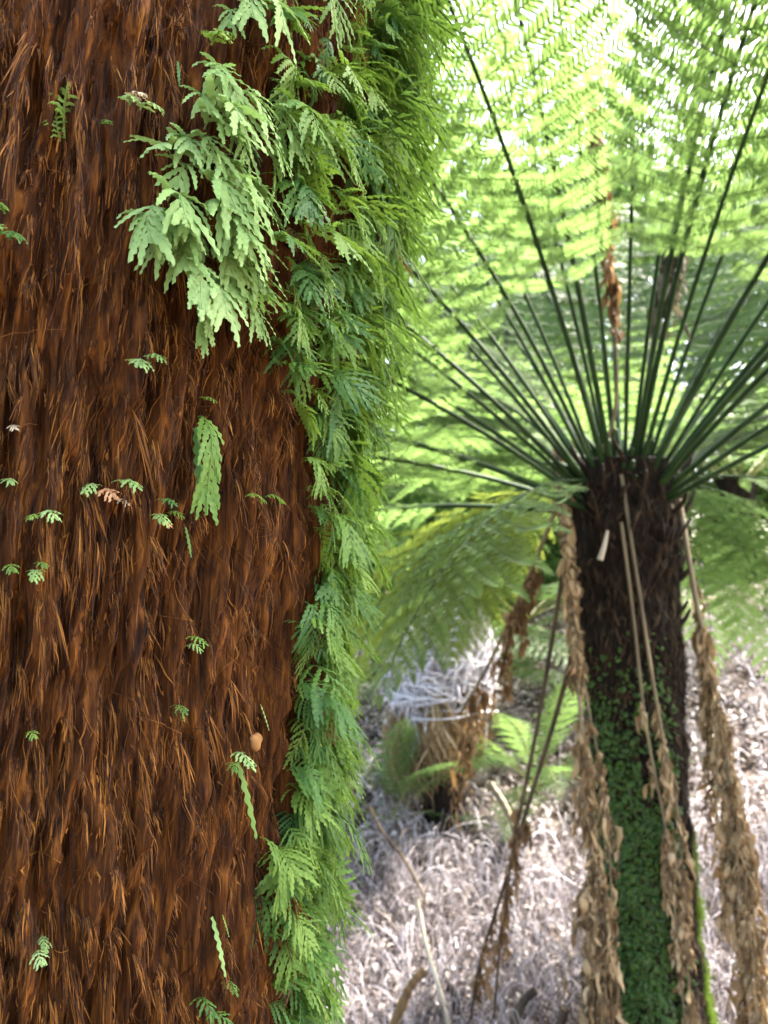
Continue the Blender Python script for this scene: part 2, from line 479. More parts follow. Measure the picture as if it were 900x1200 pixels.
# ------------------------------------------------------------------ filmy fern fronds
def lobed_strip(p0, d0, length, width, nl, droop, nrm0, cup=0.2, r=None, notch=0.48):
    """one lobed leaflet: starts at p0 along d0, bends towards -Z; returns verts, quads"""
    n = nl * 4 + 1
    t = np.linspace(0, 1, n)
    pts = [np.array(p0, float)]
    d = unit(np.array(d0, float))
    ds = length / (n - 1)
    side = unit(np.cross(nrm0, d))
    for i in range(1, n):
        d = unit(d + np.array([0, 0, -1.0]) * droop / n)
        pts.append(pts[-1] + d * ds)
    pts = np.array(pts)
    prof = np.tile([notch, 0.92, 1.0, 0.80], nl + 1)[:n]
    prof2 = np.roll(np.tile([notch, 0.92, 1.0, 0.80], nl + 2), 2)[:n]
    env = np.sin(np.clip(t * 0.86 + 0.14, 0, 1) * np.pi) ** 0.45
    env[-1] = 0.25
    wl, wr = width * prof * env * 0.5, width * prof2 * env * 0.5
    tang = unit(np.gradient(pts, axis=0))
    nrm = unit(np.cross(tang, np.broadcast_to(side, tang.shape)))
    sgn = 1 if nrm0 @ nrm[0] > 0 else -1
    nrm = nrm * sgn
    wav = 0.10 * width * np.sin(t * nl * 6.28 + (r.uniform(0, 6) if r is not None else 0))
    f = 0.5
    left = pts + side * wl[:, None] - nrm * (cup * wl + wav)[:, None] + tang * (f * wl)[:, None]
    right = pts - side * wr[:, None] - nrm * (cup * wr - wav)[:, None] + tang * (f * wr)[:, None]
    v = np.stack([left, pts, right], 1).reshape(-1, 3)
    i = np.arange(n * 3).reshape(n, 3)
    q = np.stack([i[:-1, :-1], i[:-1, 1:], i[1:, 1:], i[1:, :-1]], -1).reshape(-1, 4)
    return v, q


def filmy_frond(seed, L=0.10, W=0.042, npair=6, width=0.0075, arch=(0.6, -1.35), nl=4, stalk=0.12, twist=0.0, fan=0.0, notch=0.48):
    r = np.random.default_rng(seed)
    n = 40
    s = np.linspace(0, 1, n)
    ang = arch[0] + (arch[1] - arch[0]) * np.clip(s / 0.55, 0, 1) ** 0.8 + 0.12 * np.sin(s * 5 + seed)
    yaw = 0.25 * np.sin(s * 2.5 + seed * 1.3) + twist * s
    d = np.stack([np.cos(ang) * np.cos(yaw), np.cos(ang) * np.sin(yaw) + 0.12 * np.sin(seed + 3 * s), np.sin(ang)], -1)
    pts = np.cumsum(d, 0) * L / n
    tang = unit(np.gradient(pts, axis=0))
    parts = [tubes(pts[None, ::3], np.linspace(0.0009, 0.0004, len(pts[::3]))[None], 4)]
    sidev = unit(np.cross(np.broadcast_to([0.35, 0, 1.0], tang.shape), tang))
    nrm = unit(np.cross(tang, sidev))
    ss = np.linspace(stalk, 0.80, npair)
    for k, s0 in enumerate(ss):
        for sg in (-1, 1):
            i = int((s0 + (0.025 if sg > 0 else -0.01)) * (n - 1))
            i = min(max(i, 0), n - 1)
            prof = math.sin(min(1.0, 0.32 + 0.68 * (1 - (k / npair))) * math.pi * 0.62)
            ln = W * prof * r.uniform(0.6, 1.3)
            fw = 0.52 + 0.5 * k / npair + fan
            dd = sidev[i] * sg + tang[i] * fw + nrm[i] * r.uniform(-0.1, 0.25)
            nn = nrm[i] * (1 if nrm[i][0] + nrm[i][2] > 0 else -1)
            l_n = max(2, int(round(nl * ln / W * 1.2)))
            parts.append(lobed_strip(pts[i], dd, ln, width * r.uniform(0.85, 1.15), l_n, r.uniform(0.5, 1.7), nn, r.uniform(-0.1, 0.4), r, notch))
    i = int(0.80 * (n - 1))
    nn = nrm[i] * (1 if nrm[i][0] + nrm[i][2] > 0 else -1)
    parts.append(lobed_strip(pts[i], tang[i], L * r.uniform(0.2, 0.4), width * 1.05, 4, 0.3, nn, 0.2, r, notch))
    # winged midrib
    i0 = int(stalk * (n - 1))
    parts.append(lobed_strip(pts[i0], tang[i0], 0.001, 0.0005, 1, 0.0, nn, 0.1, r))
    w = np.full(n, width * 0.42)
    v, q = ribbons(pts[None, i0:], sidev[None, i0:], w[None, i0:], 0.12)
    parts.append((v, q))
    return join(parts)


FR, FP = [], []
for k in range(9):
    v, f = filmy_frond(100 + k, L=0.085 + 0.007 * (k % 4), W=0.046 + 0.006 * (k % 3), npair=6 + k % 3, width=0.0072 + 0.0008 * (k % 3),
                       arch=(0.75 - 0.1 * (k % 3), -1.15 - 0.09 * (k % 4)), nl=4 + k % 2, notch=0.42)
    FR.append(mesh('fern_frond', v, f, M['filmy']))
FD = [mesh('fern_frond', *filmy_frond(160 + k, L=0.09, W=0.03, npair=6, width=0.004, arch=(0.2, -1.45), nl=3, fan=.6), M['dead_rust']) for k in range(2)]
for k in range(3):      # long narrow ribbons
    v, f = filmy_frond(200 + k, L=0.13, W=0.024, npair=9, width=0.0055, arch=(0.2, -1.4), nl=3, fan=0.6)
    FR.append(mesh('fern_frond', v, f, M['filmy']))
for k in range(6):      # broad pale young fronds, tops arching over like hands
    v, f = filmy_frond(300 + k, L=0.060 + 0.008 * (k % 3), W=0.052, npair=4 + k % 2, width=0.0088, arch=(0.8, -1.25), nl=4, stalk=0.16, fan=0.55 + 0.15 * (k % 2), notch=0.66)
    FP.append(mesh('fern_frond', v, f, M['filmy_pale']))
for k in range(2):
    v, f = filmy_frond(330 + k, L=0.10, W=0.034, npair=6, width=0.0080, arch=(0.1, -1.45), nl=4, fan=0.8, notch=0.6)
    FP.append(mesh('fern_frond', v, f, M['filmy_pale']))


def place_mat(a, z, out, yaw, roll, pitch, sc):
    p = on_trunk(a, z, out, False)
    return Matrix.Translation(p) @ Matrix.Rotation(a + yaw, 4, 'Z') @ Matrix.Rotation(pitch, 4, 'Y') @ Matrix.Rotation(roll, 4, 'X') @ Matrix.Diagonal((sc, sc, sc, 1))


def sprig_thing(name, label, cat, a, z, group=None):
    p = on_trunk(a, z, 0.0)
    return thing(name, label, cat, p, group), Matrix.Translation(-Vector(p))


LEFT = np.array([[-80, 300], [0, 245], [60, 255], [90, 215], [130, 235], [400, 275], [425, 310], [460, 322], [500, 338], [600, 346], [700, 336], [800, 322],
                 [860, 330], [900, 322], [960, 305], [1000, 297], [1100, 295], [1200, 305], [1300, 310]], float)

# clumps down the shaded side: each is one fern with its own fronds
clump_z = [(-150, 3), (-90, 4), (-30, 4), (25, 4), (75, 4), (140, 3), (215, 4), (290, 4), (365, 3), (430, 3), (500, 3), (570, 3), (640, 3), (710, 3), (780, 3), (850, 3), (920, 3), (990, 3), (1060, 3), (1130, 3), (1205, 3)]
ANCH = [(-60, 'far above the lime cluster'), (0, 'just above the spread-fingered pale fern'), (50, 'beside the spread-fingered pale fern'), (110, 'beside the top of the lime cluster'),
        (180, 'beside the upper half of the lime cluster'), (260, 'beside the widest part of the lime cluster'), (330, 'beside the lower half of the lime cluster'), (400, 'beside the drooping tips of the lime cluster'),
        (465, 'just below the lime cluster'), (535, 'level with the top of the long lone frond'), (605, 'level with the tip of the long lone frond'), (675, 'a little below the long lone frond'),
        (745, 'level with the pair of small narrow leaves'), (815, 'just above the fungus knob'), (885, 'level with the fungus knob'), (955, 'just below the ribbon-tailed sprig'),
        (1025, 'above the lone ribbon-like leaf'), (1095, 'level with the lone ribbon-like leaf'), (1165, 'below the lone ribbon-like leaf'), (9999, 'lowest in the fern curtain')]
n_cl = 0
TANG = 0.08
for row, (cy, k) in enumerate(clump_z):
    lx = np.interp(cy, LEFT[:, 0], LEFT[:, 1])
    aL, zc, ok = hit_trunk(lx, cy)
    aR = TANG + 0.75
    edges = np.linspace(aL, aR, k + 1)
    anchor = next(t_ for y_, t_ in ANCH if cy < y_)
    for j in range(k):
        am = 0.5 * (edges[j] + edges[j + 1])
        if j == 0: lab = 'lobed green fern clump bordering bare bark, ' + anchor; g = 'fern clumps on the inner border'
        elif j == k - 1: lab = 'bright outer fringe fern clump, ' + anchor; g = 'fern clumps on the outer fringe'
        else: lab = 'mid-curtain lobed fern clump, ' + anchor; g = 'fern clumps in the middle of the curtain'
        t, inv = sprig_thing('hanging_fern', lab, 'fern', am, zc, g)
        span = edges[j + 1] - edges[j]
        nf = 21
        if row < 9 and j == 0: nf = 15
        for q in range(nf):
            a = rng.uniform(edges[j], edges[j + 1]); z = zc + rng.uniform(-0.034, 0.034)
            pr = proj(on_trunk(a, z))
            if a < TANG and pr[0] < np.interp(pr[1], LEFT[:, 0], LEFT[:, 1]) - 6: continue
            if fbm(a * 9, z * 14, 205, 2) < (0.40 if z > 1.68 else 0.30): continue
            me = FR[int(rng.integers(0, 12)) if q % 4 == 0 else int(rng.integers(0, 9))]
            if rng.random() < 0.035: me = FD[int(rng.integers(0, 2))]
            mw = place_mat(a, z, rng.uniform(0.0, 0.014), rng.normal(-0.1, 0.65), rng.normal(0, 0.3), rng.normal(0.0, 0.34), rng.uniform(0.26, 0.62) * (1.25 if rng.random() < .12 else 1))
            obj('frond', me, t, inv @ mw)
        n_cl += 1

# the pale young cluster standing proud of the bark
t, inv = sprig_thing('young_fern', 'large pale lime-green fern cluster with drooping finger-like fronds on bare bark', 'fern', *hit_trunk(225, 200)[:2])
PALE = [(236, 106, 1.0, 0.0), (262, 112, .85, .5), (222, 158, 1.0, -.1), (196, 182, .95, -.4), (246, 165, .8, .3), (268, 175, .8, .6), (236, 205, .85, 0),
        (163, 260, .85, -.5), (192, 252, 1.0, -.1), (222, 238, 1.0, .1), (246, 226, .95, .5), (210, 275, .95, -.2), (268, 240, .75, .7), (226, 300, .8, .2),
        (196, 322, .85, -.2), (206, 338, .8, .3), (240, 322, .8, .4), (258, 345, .75, .6), (215, 130, .75, -.6), (185, 285, .7, -.3), (200, 215, .7, -.4), (255, 285, .7, .5),
        (245, 130, .8, .2), (178, 268, .7, .2), (212, 190, .75, .1), (228, 268, .8, -.1), (205, 365, .7, .0), (230, 335, .7, .1)]
for k, (px, py, sc, yaw) in enumerate(PALE + [(x + float(rng.normal(0, 9)), y + float(rng.normal(0, 12)), c, w + float(rng.normal(0, .3))) for x, y, c, w in PALE]):
    a, z, ok = hit_trunk(px + 4, py + 4)
    me = FP[k % 6] if k not in (14, 15, 26) else FP[6 + k % 2]
    obj('frond', me, t, inv @ place_mat(a, z, rng.uniform(0.008, 0.03), yaw + rng.normal(0, .15), rng.normal(0, 0.12), rng.normal(-0.05, 0.2), sc * rng.uniform(0.5, 0.8)))
t, inv = sprig_thing('young_fern', 'pale silvery-green fern spray overlapping darker fronds right of the lime cluster', 'fern', *hit_trunk(325, 200)[:2])
for k, (px, py, sc, yaw) in enumerate([(300, 138, .8, .3), (322, 140, .9, .1), (340, 158, .8, .4), (305, 175, .7, 0), (318, 232, .75, -.2), (350, 235, .8, .3), (372, 255, .8, .2), (330, 290, .9, 0),
                                       (322, 325, .8, .1), (345, 330, .7, .4), (290, 300, .7, .2), (385, 300, .8, .2), (395, 250, .8, .3), (360, 180, .7, .2), (300, 365, .6, .1), (270, 372, .6, .1)]):
    a, z, ok = hit_trunk(px, py)
    obj('frond', (FR[(k * 5) % 9] if k % 3 else FP[k % 6]), t, inv @ place_mat(a, z, rng.uniform(0.012, 0.028), yaw, rng.normal(0, 0.15), rng.normal(-0.05, 0.15), sc * 0.72))
t, inv = sprig_thing('young_fern', 'pale green fern with spread fingers above the lime cluster, near the dark bark', 'fern', *hit_trunk(280, 20)[:2])
for px, py, sc, yaw in [(275, 14, .75, -.4), (290, 18, .8, .2), (262, 30, .5, -.6)]:
    a, z, ok = hit_trunk(px, py)
    obj('frond', FP[int(px) % 6], t, inv @ place_mat(a, z, 0.01, yaw, 0, 0, sc * 0.8))

# fine fringe of tiny fronds on the outer edge: a mass nobody could count
small = [filmy_frond(400 + k, L=0.055, W=0.022, npair=5, width=0.0030, arch=(0.35, -1.2), nl=2, fan=0.3) for k in range(4)]
vs = []
for k in range(1300):
    a = rng.uniform(TANG - 0.30, TANG + 0.95)
    zt = rng.uniform(0.85, 2.35)
    if zt < 1.75 and rng.random() < 0.35: continue
    mw = np.array(place_mat(a, zt, rng.uniform(-0.005, 0.02), rng.normal(0, 0.4), rng.normal(0, 0.2), rng.normal(-.1, 0.25), rng.uniform(0.7, 1.3) * (1.0 + 0.35 * np.clip((zt - 1.6) / 0.3, 0, 1))))
    v, f = small[k % 4]
    vs.append((v @ mw[:3, :3].T + mw[:3, 3], f[0]))
v, f = join(vs)
tag(obj('fine_fern_fringe', mesh('fine_fern_fringe', v, f, M['filmy_fine'])), 'yellow-green mass of tiny filmy fronds fringing the trunk edge', 'fern', None, 'stuff')

# small single sprigs on the bare bark
tiny = [filmy_frond(500 + k, L=0.03, W=0.012, npair=5, width=0.0034, arch=(1.0, -0.6), nl=2) for k in range(3)]
up_leaf = filmy_frond(520, L=0.03, W=0.012, npair=6, width=0.0030, arch=(1.45, 1.2), nl=2)
ribbon = lobed_strip((0, 0, 0), (0.5, 0, -1), 0.045, 0.0055, 6, 0.6, np.array([1.0, 0, 0.3]), 0.2)
long_f = filmy_frond(530, L=0.088, W=0.03, npair=8, width=0.0045, arch=(0.0, -1.5), nl=4, fan=1.2)
TM = {('t%d' % i, m): mesh('sprig', *tiny[i], M[m]) for i in range(3) for m in ('filmy', 'filmy_pale', 'pale_dry', 'pink_dry')}
for m in ('filmy', 'filmy_pale'):
    TM[('up', m)] = mesh('sprig', *up_leaf, M[m]); TM[('rib', m)] = mesh('sprig', *ribbon, M[m]); TM[('long', m)] = mesh('sprig', *long_f, M[m])
SPR = [
    ('small upright feathery green fern leaf high on the bare bark', [(75, 168, 'up', 'filmy', 1.05, .2), (70, 172, 'up', 'filmy', .7, -.5)]),
    ('curled pale fern sprig on bare bark beside the tiny upright feathery leaf', [(143, 140, 't0', 'filmy_pale', .75, 0), (148, 136, 't1', 'pale_dry', .6, .4), (152, 150, 't2', 'filmy_pale', .7, .5), (120, 156, 't2', 'filmy', .4, 0)]),
    ('thin trailing green sprig where the bark runs out of view', [(8, 262, 't1', 'filmy', .9, 0), (12, 288, 't0', 'filmy', .9, .4), (5, 280, 't2', 'filmy_pale', .5, -.3)]),
    ('single pale round-lobed leaf just below the lime fern cluster', [(150, 436, 't0', 'filmy_pale', .9, 0), (155, 432, 't2', 'filmy_pale', .6, .3)]),
    ('long narrow green fern frond hanging alone on the bark', [(236, 488, 'long', 'filmy', 1.0, 0), (232, 500, 'rib', 'filmy', 1.2, -.4)]),
    ('pale sprig with a withered orange leaf on the bark', [(112, 572, 't0', 'filmy_pale', .7, -.4), (140, 570, 't1', 'filmy_pale', .8, .3), (120, 580, 't2', 'pink_dry', .75, 0), (140, 588, 't1', 'pale_dry', .5, .3)]),
    ('thin branching sprig with pinkish tip between orange-leaved sprig and long frond', [(182, 590, 't1', 'filmy', .6, .2), (176, 608, 't0', 'filmy_pale', .7, 0), (183, 616, 't2', 'pink_dry', .35, 0), (205, 602, 't2', 'filmy', .5, .3), (214, 618, 'rib', 'filmy', .5, 0)]),
    ('tiny flat comb-like green leaf on the bark', [(50, 606, 't2', 'filmy_pale', .65, .2), (42, 608, 't1', 'filmy', .4, -.3)]),
    ('tiny pale rounded leaf below the comb-like leaf', [(40, 672, 't0', 'filmy_pale', .6, 0), (45, 662, 't1', 'filmy', .4, .3), (12, 666, 't2', 'filmy', .5, 0)]),
    ('tiny yellowish sprig on the bark level with the orange-leaved sprig', [(14, 566, 't1', 'filmy_pale', .5, .2)]),
    ('tiny straw-coloured flake on the bark', [(16, 503, 't2', 'pale_dry', .4, 0)]),
    ('pair of small narrow leaves below the long hanging frond', [(215, 748, 't1', 'filmy', .6, .3), (220, 758, 't2', 'filmy_pale', .5, .2)]),
    ('small green sprig with a rounded top and ribbon-like tail', [(264, 884, 't0', 'filmy_pale', .85, .1), (262, 890, 'rib', 'filmy', 1.2, 0), (256, 892, 't1', 'filmy', .5, -.5)]),
    ('single ribbon-like green leaf low on the bark', [(243, 1072, 'rib', 'filmy_pale', .9, 0), (247, 1068, 'rib', 'filmy', .35, .3)]),
    ('two tiny pale leaves low on the bark', [(52, 1104, 't0', 'filmy_pale', .5, .2), (46, 1116, 't2', 'filmy_pale', .55, -.2)]),
    ('tiny pale green tuft above the round brown bark fungus', [(208, 828, 't1', 'filmy', .55, 0), (212, 838, 't0', 'filmy', .4, .2)]),
    ('tiny bright green dot of a leaf on the ochre bark', [(37, 860, 't2', 'filmy', .4, 0)]),
    ('single small slanting leaf beside the fern curtain', [(290, 824, 'rib', 'filmy_pale', .45, .3)]),
    ('tiny green sprig just above the long hanging frond', [(243, 468, 't1', 'filmy', .5, .3)]),
    ('small mossy side shoot crossing the bark beside the long frond', [(272, 584, 't2', 'filmy', .6, .8), (290, 585, 't2', 'filmy', .6, .9)]),
    ('pair of leaf blades hanging on the dark bark above the lime cluster', [(232, 70, 't0', 'filmy', 1.0, 0), (240, 60, 't1', 'filmy', .9, .3), (198, 85, 'rib', 'filmy', .5, -.2)]),
    ('ribbon-like leaf on dark bark just inside the low fern curtain', [(296, 980, 'long', 'filmy', .75, .2)]),
    ('tiny moss-green sprigs at the foot of the bare bark', [(232, 1170, 't1', 'filmy', .8, 0), (262, 1150, 't0', 'filmy', .6, 0), (238, 1190, 't2', 'filmy', .8, .2)]),
]
for lab, items in SPR:
    a, z, ok = hit_trunk(items[0][0], items[0][1])
    t, inv = sprig_thing('fern_sprig', lab, 'sprig', a, z, 'small sprigs on the bark')
    for px, py, kd, m, sc, yaw in items:
        a, z, ok = hit_trunk(px, py)
        p = on_trunk(a, z, 0.006)
        mw = Matrix.Translation(p) @ Matrix.Rotation(a + yaw, 4, 'Z') @ Matrix.Diagonal((sc, sc, sc, 1))
        obj('leaf', TM[(kd, m)], t, inv @ mw)
# bark fungus
a, z, ok = hit_trunk(279, 866)
ua, ub = np.meshgrid(np.linspace(0, 2 * np.pi, 16, endpoint=False), np.linspace(0, np.pi, 9), indexing='ij')
rr = 0.0066 * (1 + 0.18 * np.sin(3 * ua) + 0.1 * np.sin(5 * ua + 1))
fv_ = np.stack([0.004 * np.cos(ub), rr * np.sin(ub) * np.cos(ua) * 0.8, rr * np.sin(ub) * np.sin(ua)], -1)
ii = np.arange(ua.size).reshape(ua.shape); ij = np.roll(ii, -1, 0)
fo = obj('bark_fungus', mesh('bark_fungus', fv_.reshape(-1, 3), np.stack([ii[:, :-1], ij[:, :-1], ij[:, 1:], ii[:, 1:]], -1).reshape(-1, 4), M['fungus']))
fo.location = on_trunk(a, z, 0.012); fo.rotation_euler = (0, 0, a)
tag(fo, 'small round orange-brown fungus knob on the fibrous bark', 'fungus')


# ------------------------------------------------------------------ tree fern: pinnae and fronds
def pinna_mesh(seed, npair=30, curl=0.12):
    r = np.random.default_rng(seed)
    x = np.linspace(0.03, 0.985, npair)
    zc = lambda u: -curl * u ** 2 + 0.02 * np.sin(u * 6 + seed)
    yc = lambda u: 0.10 * u ** 2
    V, T = [], []
    for sg in (-1, 1):
        ln = 0.105 * np.minimum(1.0, (1.02 - x) / 0.55) ** 0.75 * np.minimum(1, 0.6 + x * 3) * r.uniform(0.88, 1.1, npair)
        wd = np.minimum(0.0115, ln * 0.35)
        dx, dy = 0.42, sg * 0.91
        bx, by, bz = x + (0.006 if sg > 0 else 0), yc(x), zc(x)
        dz = r.normal(-0.10, 0.16, npair)
        for u, hw in ((0, 0.75), (0.35, 1.0), (0.72, 0.75), (1.0, 0.0)):
            cx, cy, cz = bx + dx * ln * u, by + dy * ln * u, bz + dz * ln * u - 0.15 * ln * u * u
            if hw:
                V.append(np.stack([cx - wd * hw, cy + 0.4 * sg * wd * hw, cz], -1)); V.append(np.stack([cx + wd * hw, cy - 0.4 * sg * wd * hw, cz], -1))
            else:
                V.append(np.stack([cx, cy, cz], -1))
    V = np.stack(V, 1)            # npair, 14, 3
    loc_q = [(0, 1, 3, 2), (2, 3, 5, 4), (7, 8, 10, 9), (9, 10, 12, 11)]
    loc_t = [(4, 5, 6), (11, 12, 13)]
    base = (np.arange(npair) * 14)[:, None]
    Q = np.concatenate([base + np.array(q)[None] for q in loc_q]); T = np.concatenate([base + np.array(q)[None] for q in loc_t])
    u = np.linspace(0, 1, 8)
    cp = np.stack([u, yc(u), zc(u) + 0.002], -1)
    tv, tq = tubes(cp[None], np.linspace(0.006, 0.002, 8)[None], 3)
    v = V.reshape(-1, 3)
    return np.concatenate([v, tv]), np.concatenate([Q, tq + len(v)]), T


PIN = [pinna_mesh(600 + k, 30, (0.06, 0.14, 0.22)[k % 3]) for k in range(4)]
PIN_ME = {m: [mesh('pinna', v, [q, t], M[m]) for v, q, t in PIN] for m in ('blade', 'blade_olive')}


def frond_geo(base, az, t0, t1, L, Lp, npair=36, s0=0.27, seed=0, power=1.3, r0=0.0085, bendaz=0.0):
    """rachis path and the placement matrices of its pinnae"""
    r = np.random.default_rng(seed)
    n = 60
    s = np.linspace(0, 1, n)
    tau = t0 + (t1 - t0) * s ** power
    azz = az + bendaz * s
    d = np.stack([np.sin(tau) * np.sin(azz), np.sin(tau) * np.cos(azz), np.cos(tau)], -1)
    p = np.asarray(base) + np.concatenate([[[0, 0, 0]], np.cumsum(0.5 * (d[1:] + d[:-1]), 0) * L / (n - 1)])
    rad = r0 * (1 - 0.82 * s)
    mats = []
    lateral = np.stack([np.cos(azz), -np.sin(azz), 0 * s], -1)
    for k, sk in enumerate(np.linspace(s0, 0.985, npair)):
        u = (sk - s0) / (1 - s0)
        ln = Lp * (0.45 + 1.9 * u if u < 0.28 else 1.0 if u < 0.5 else max(0.06, (1 - u) / 0.5) ** 0.8)
        ln = min(ln, Lp)
        for sg in (-1, 1):
            i = min(n - 1, int(round((sk + (0.006 if sg > 0 else 0)) * (n - 1))))
            f = sk * (n - 1); i0 = min(int(f), n - 2); pp = p[i0] + (p[i0 + 1] - p[i0]) * (f - i0)
            t = d[i]; sd = lateral[i] * sg
            nr = unit(np.cross(sd, t)) * sg * -1
            if nr @ np.cross(t, lateral[i]) < 0: nr = -nr
            up = unit(np.cross(lateral[i], t))
            up = up if up[2] > 0 or abs(up[2]) < .3 else -up
            x = unit(sd * 1.0 + t * (0.22 + 0.5 * u) - up * r.uniform(0.02, 0.22) + np.array([0, 0, -0.06]))
            y = unit(t - x * (t @ x))
            z = np.cross(x, y)
            Lx = ln * r.uniform(0.9, 1.08)
            wy = Lp * 0.90 * (0.4 + 0.6 * ln / Lp)
            m = np.eye(4)
            m[:3, 0] = x * Lx; m[:3, 1] = y * wy; m[:3, 2] = z * Lx; m[:3, 3] = pp
            mats.append(m)
    return p, rad, mats


def leaflets(mats, pick=None, src=None):
    vs, qs, ts, off = [], [], [], 0
    for k, m in enumerate(mats):
        v, q, t = PIN[(k * 7 + 3) % 4] if src is None else src
        vs.append(v @ m[:3, :3].T + m[:3, 3]); qs.append(q + off); ts.append(t + off); off += len(v)
    return np.concatenate(vs), [np.concatenate(qs), np.concatenate(ts)]


FY = 2.4
crown = at(728, 556, FY)
foot = np.array([at(768, 1200, FY)[0] + 0.0, FY - 0.02, float(ground(0.8, FY)) - 0.05])
fern = thing('tree_fern', 'tree fern with dark shaggy trunk, fan of green fronds and hanging dead fronds', 'tree fern', foot)
FB = Matrix.Translation(-Vector(foot))


def fern_axis(z):
    f = np.clip((np.asarray(z, float) - foot[2]) / (crown[2] - foot[2]), -0.2, 1.2)
    bow = 0.0 * np.sin(np.clip(f, 0, 1) * np.pi)
    return foot[0] + (crown[0] - foot[0]) * f + bow, foot[1] + (crown[1] - foot[1]) * f


def fern_r(z):
    f = np.clip((np.asarray(z, float) - foot[2]) / (crown[2] - foot[2]), 0, 1)
    return 0.130 + 0.040 * np.clip((f - 0.60) / 0.40, 0, 1) ** 1.3 + 0.04 * np.clip((0.25 - f) / 0.25, 0, 1)


def on_fern(a, z, off=0.0):
    a = np.asarray(a, float); z = np.asarray(z, float)
    cx, cy = fern_axis(z)
    r = fern_r(z) + 0.03 * (fbm(a * 3, z * 9, 61) - 0.5) + 0.02 * (fbm(a * 10, z * 26, 67, 2) - 0.5) + off
    return np.stack([cx + r * np.cos(a), cy + r * np.sin(a), z + 0 * a], -1)


AA, ZZ = np.meshgrid(np.linspace(-np.pi, np.pi, 160, endpoint=False), np.linspace(foot[2], crown[2] + 0.03, 260), indexing='ij')
tv = on_fern(AA, ZZ)
bi = np.arange(AA.size).reshape(AA.shape); bj = np.roll(bi, -1, 0)
tq = np.stack([bi[:, :-1], bj[:, :-1], bj[:, 1:], bi[:, 1:]], -1).reshape(-1, 4)
top = np.concatenate([tv.reshape(-1, 3), [[crown[0], crown[1], crown[2] + 0.06]]])
ring = bi[:, -1]
tt = np.stack([ring, np.roll(ring, -1), np.full(len(ring), len(top) - 1)], -1)
obj('trunk', mesh('fern_trunk', top, [tq, tt], M['fern_trunk']), fern, FB)
# shaggy fibres and old leaf-base scales on the trunk
N = 11000
a0 = rng.uniform(-np.pi, np.pi, N); z0 = foot[2] + (crown[2] - foot[2]) * rng.uniform(0.02, 1.0, N)
s = np.linspace(0, 1, 5)[None]
ln = rng.uniform(0.015, 0.06, N)[:, None]
sa = a0[:, None] + rng.normal(0, 0.09, (N, 1)) * s
lift = (rng.uniform(0.0, 0.020, (N, 1)) * s)
sp = on_fern(sa, z0[:, None] + ln * s * rng.choice([-1, 1], (N, 1), p=[0.7, 0.3]), 0) + lift[..., None] * np.stack([np.cos(sa), np.sin(sa), 0 * sa], -1)
tn = np.stack([-np.sin(sa), np.cos(sa), 0 * sa], -1)
v, f = ribbons(sp, tn, rng.uniform(0.002, 0.007, (N, 1)) * np.array([0.6, 1, 1, .7, .15])[None], 0.25)
tag(obj('trunk_fibres', mesh('trunk_fibres', v, f, M['fern_hair']), fern, FB), kind='stuff')
# cut leaf-stalk stubs
stub = mesh('leaf_base', *tubes(np.array([[[0, 0, 0], [0.02, 0, 0.012], [0.042, 0, 0.036], [0.055, 0, 0.065], [0.056, 0, 0.067]]]), np.array([[0.010, 0.009, 0.007, 0.005, 0.001]]), 6), M['fern_trunk'])
stub2 = mesh('leaf_base', *tubes(np.array([[[0, 0, -.03], [0, 0, 0.03], [0.004, 0, 0.07], [0.012, 0, 0.10], [0.013, 0, 0.102]]]), np.array([[0.011, 0.011, 0.009, 0.006, 0.001]]), 6), M['stipe'])
for k in range(34):
    a = rng.uniform(-np.pi, 0.4); z = crown[2] - rng.uniform(0.0, 0.55) ** 1.2
    obj('leaf_base', stub, fern, FB @ Matrix.Translation(on_fern(a, z, -0.012)) @ Matrix.Rotation(a, 4, 'Z') @ Matrix.Rotation(rng.normal(0, .25), 4, 'X') @ Matrix.Diagonal((1, 1, rng.uniform(0.6, 1.5), 1)))

for k in range(90):          # packed stalk bases round the growing point
    a = rng.uniform(-np.pi, np.pi); q = rng.uniform(0.02, 0.13)
    p = np.array([crown[0] + q * math.cos(a), crown[1] + q * math.sin(a), crown[2] + 0.02 - 0.5 * q])
    obj('leaf_base', stub2, fern, FB @ Matrix.Translation(p) @ Matrix.Rotation(a, 4, 'Z') @ Matrix.Rotation(0.3 + 5 * q + rng.normal(0, .15), 4, 'Y') @ Matrix.Diagonal((1, 1, rng.uniform(0.5, 1.5), 1)))
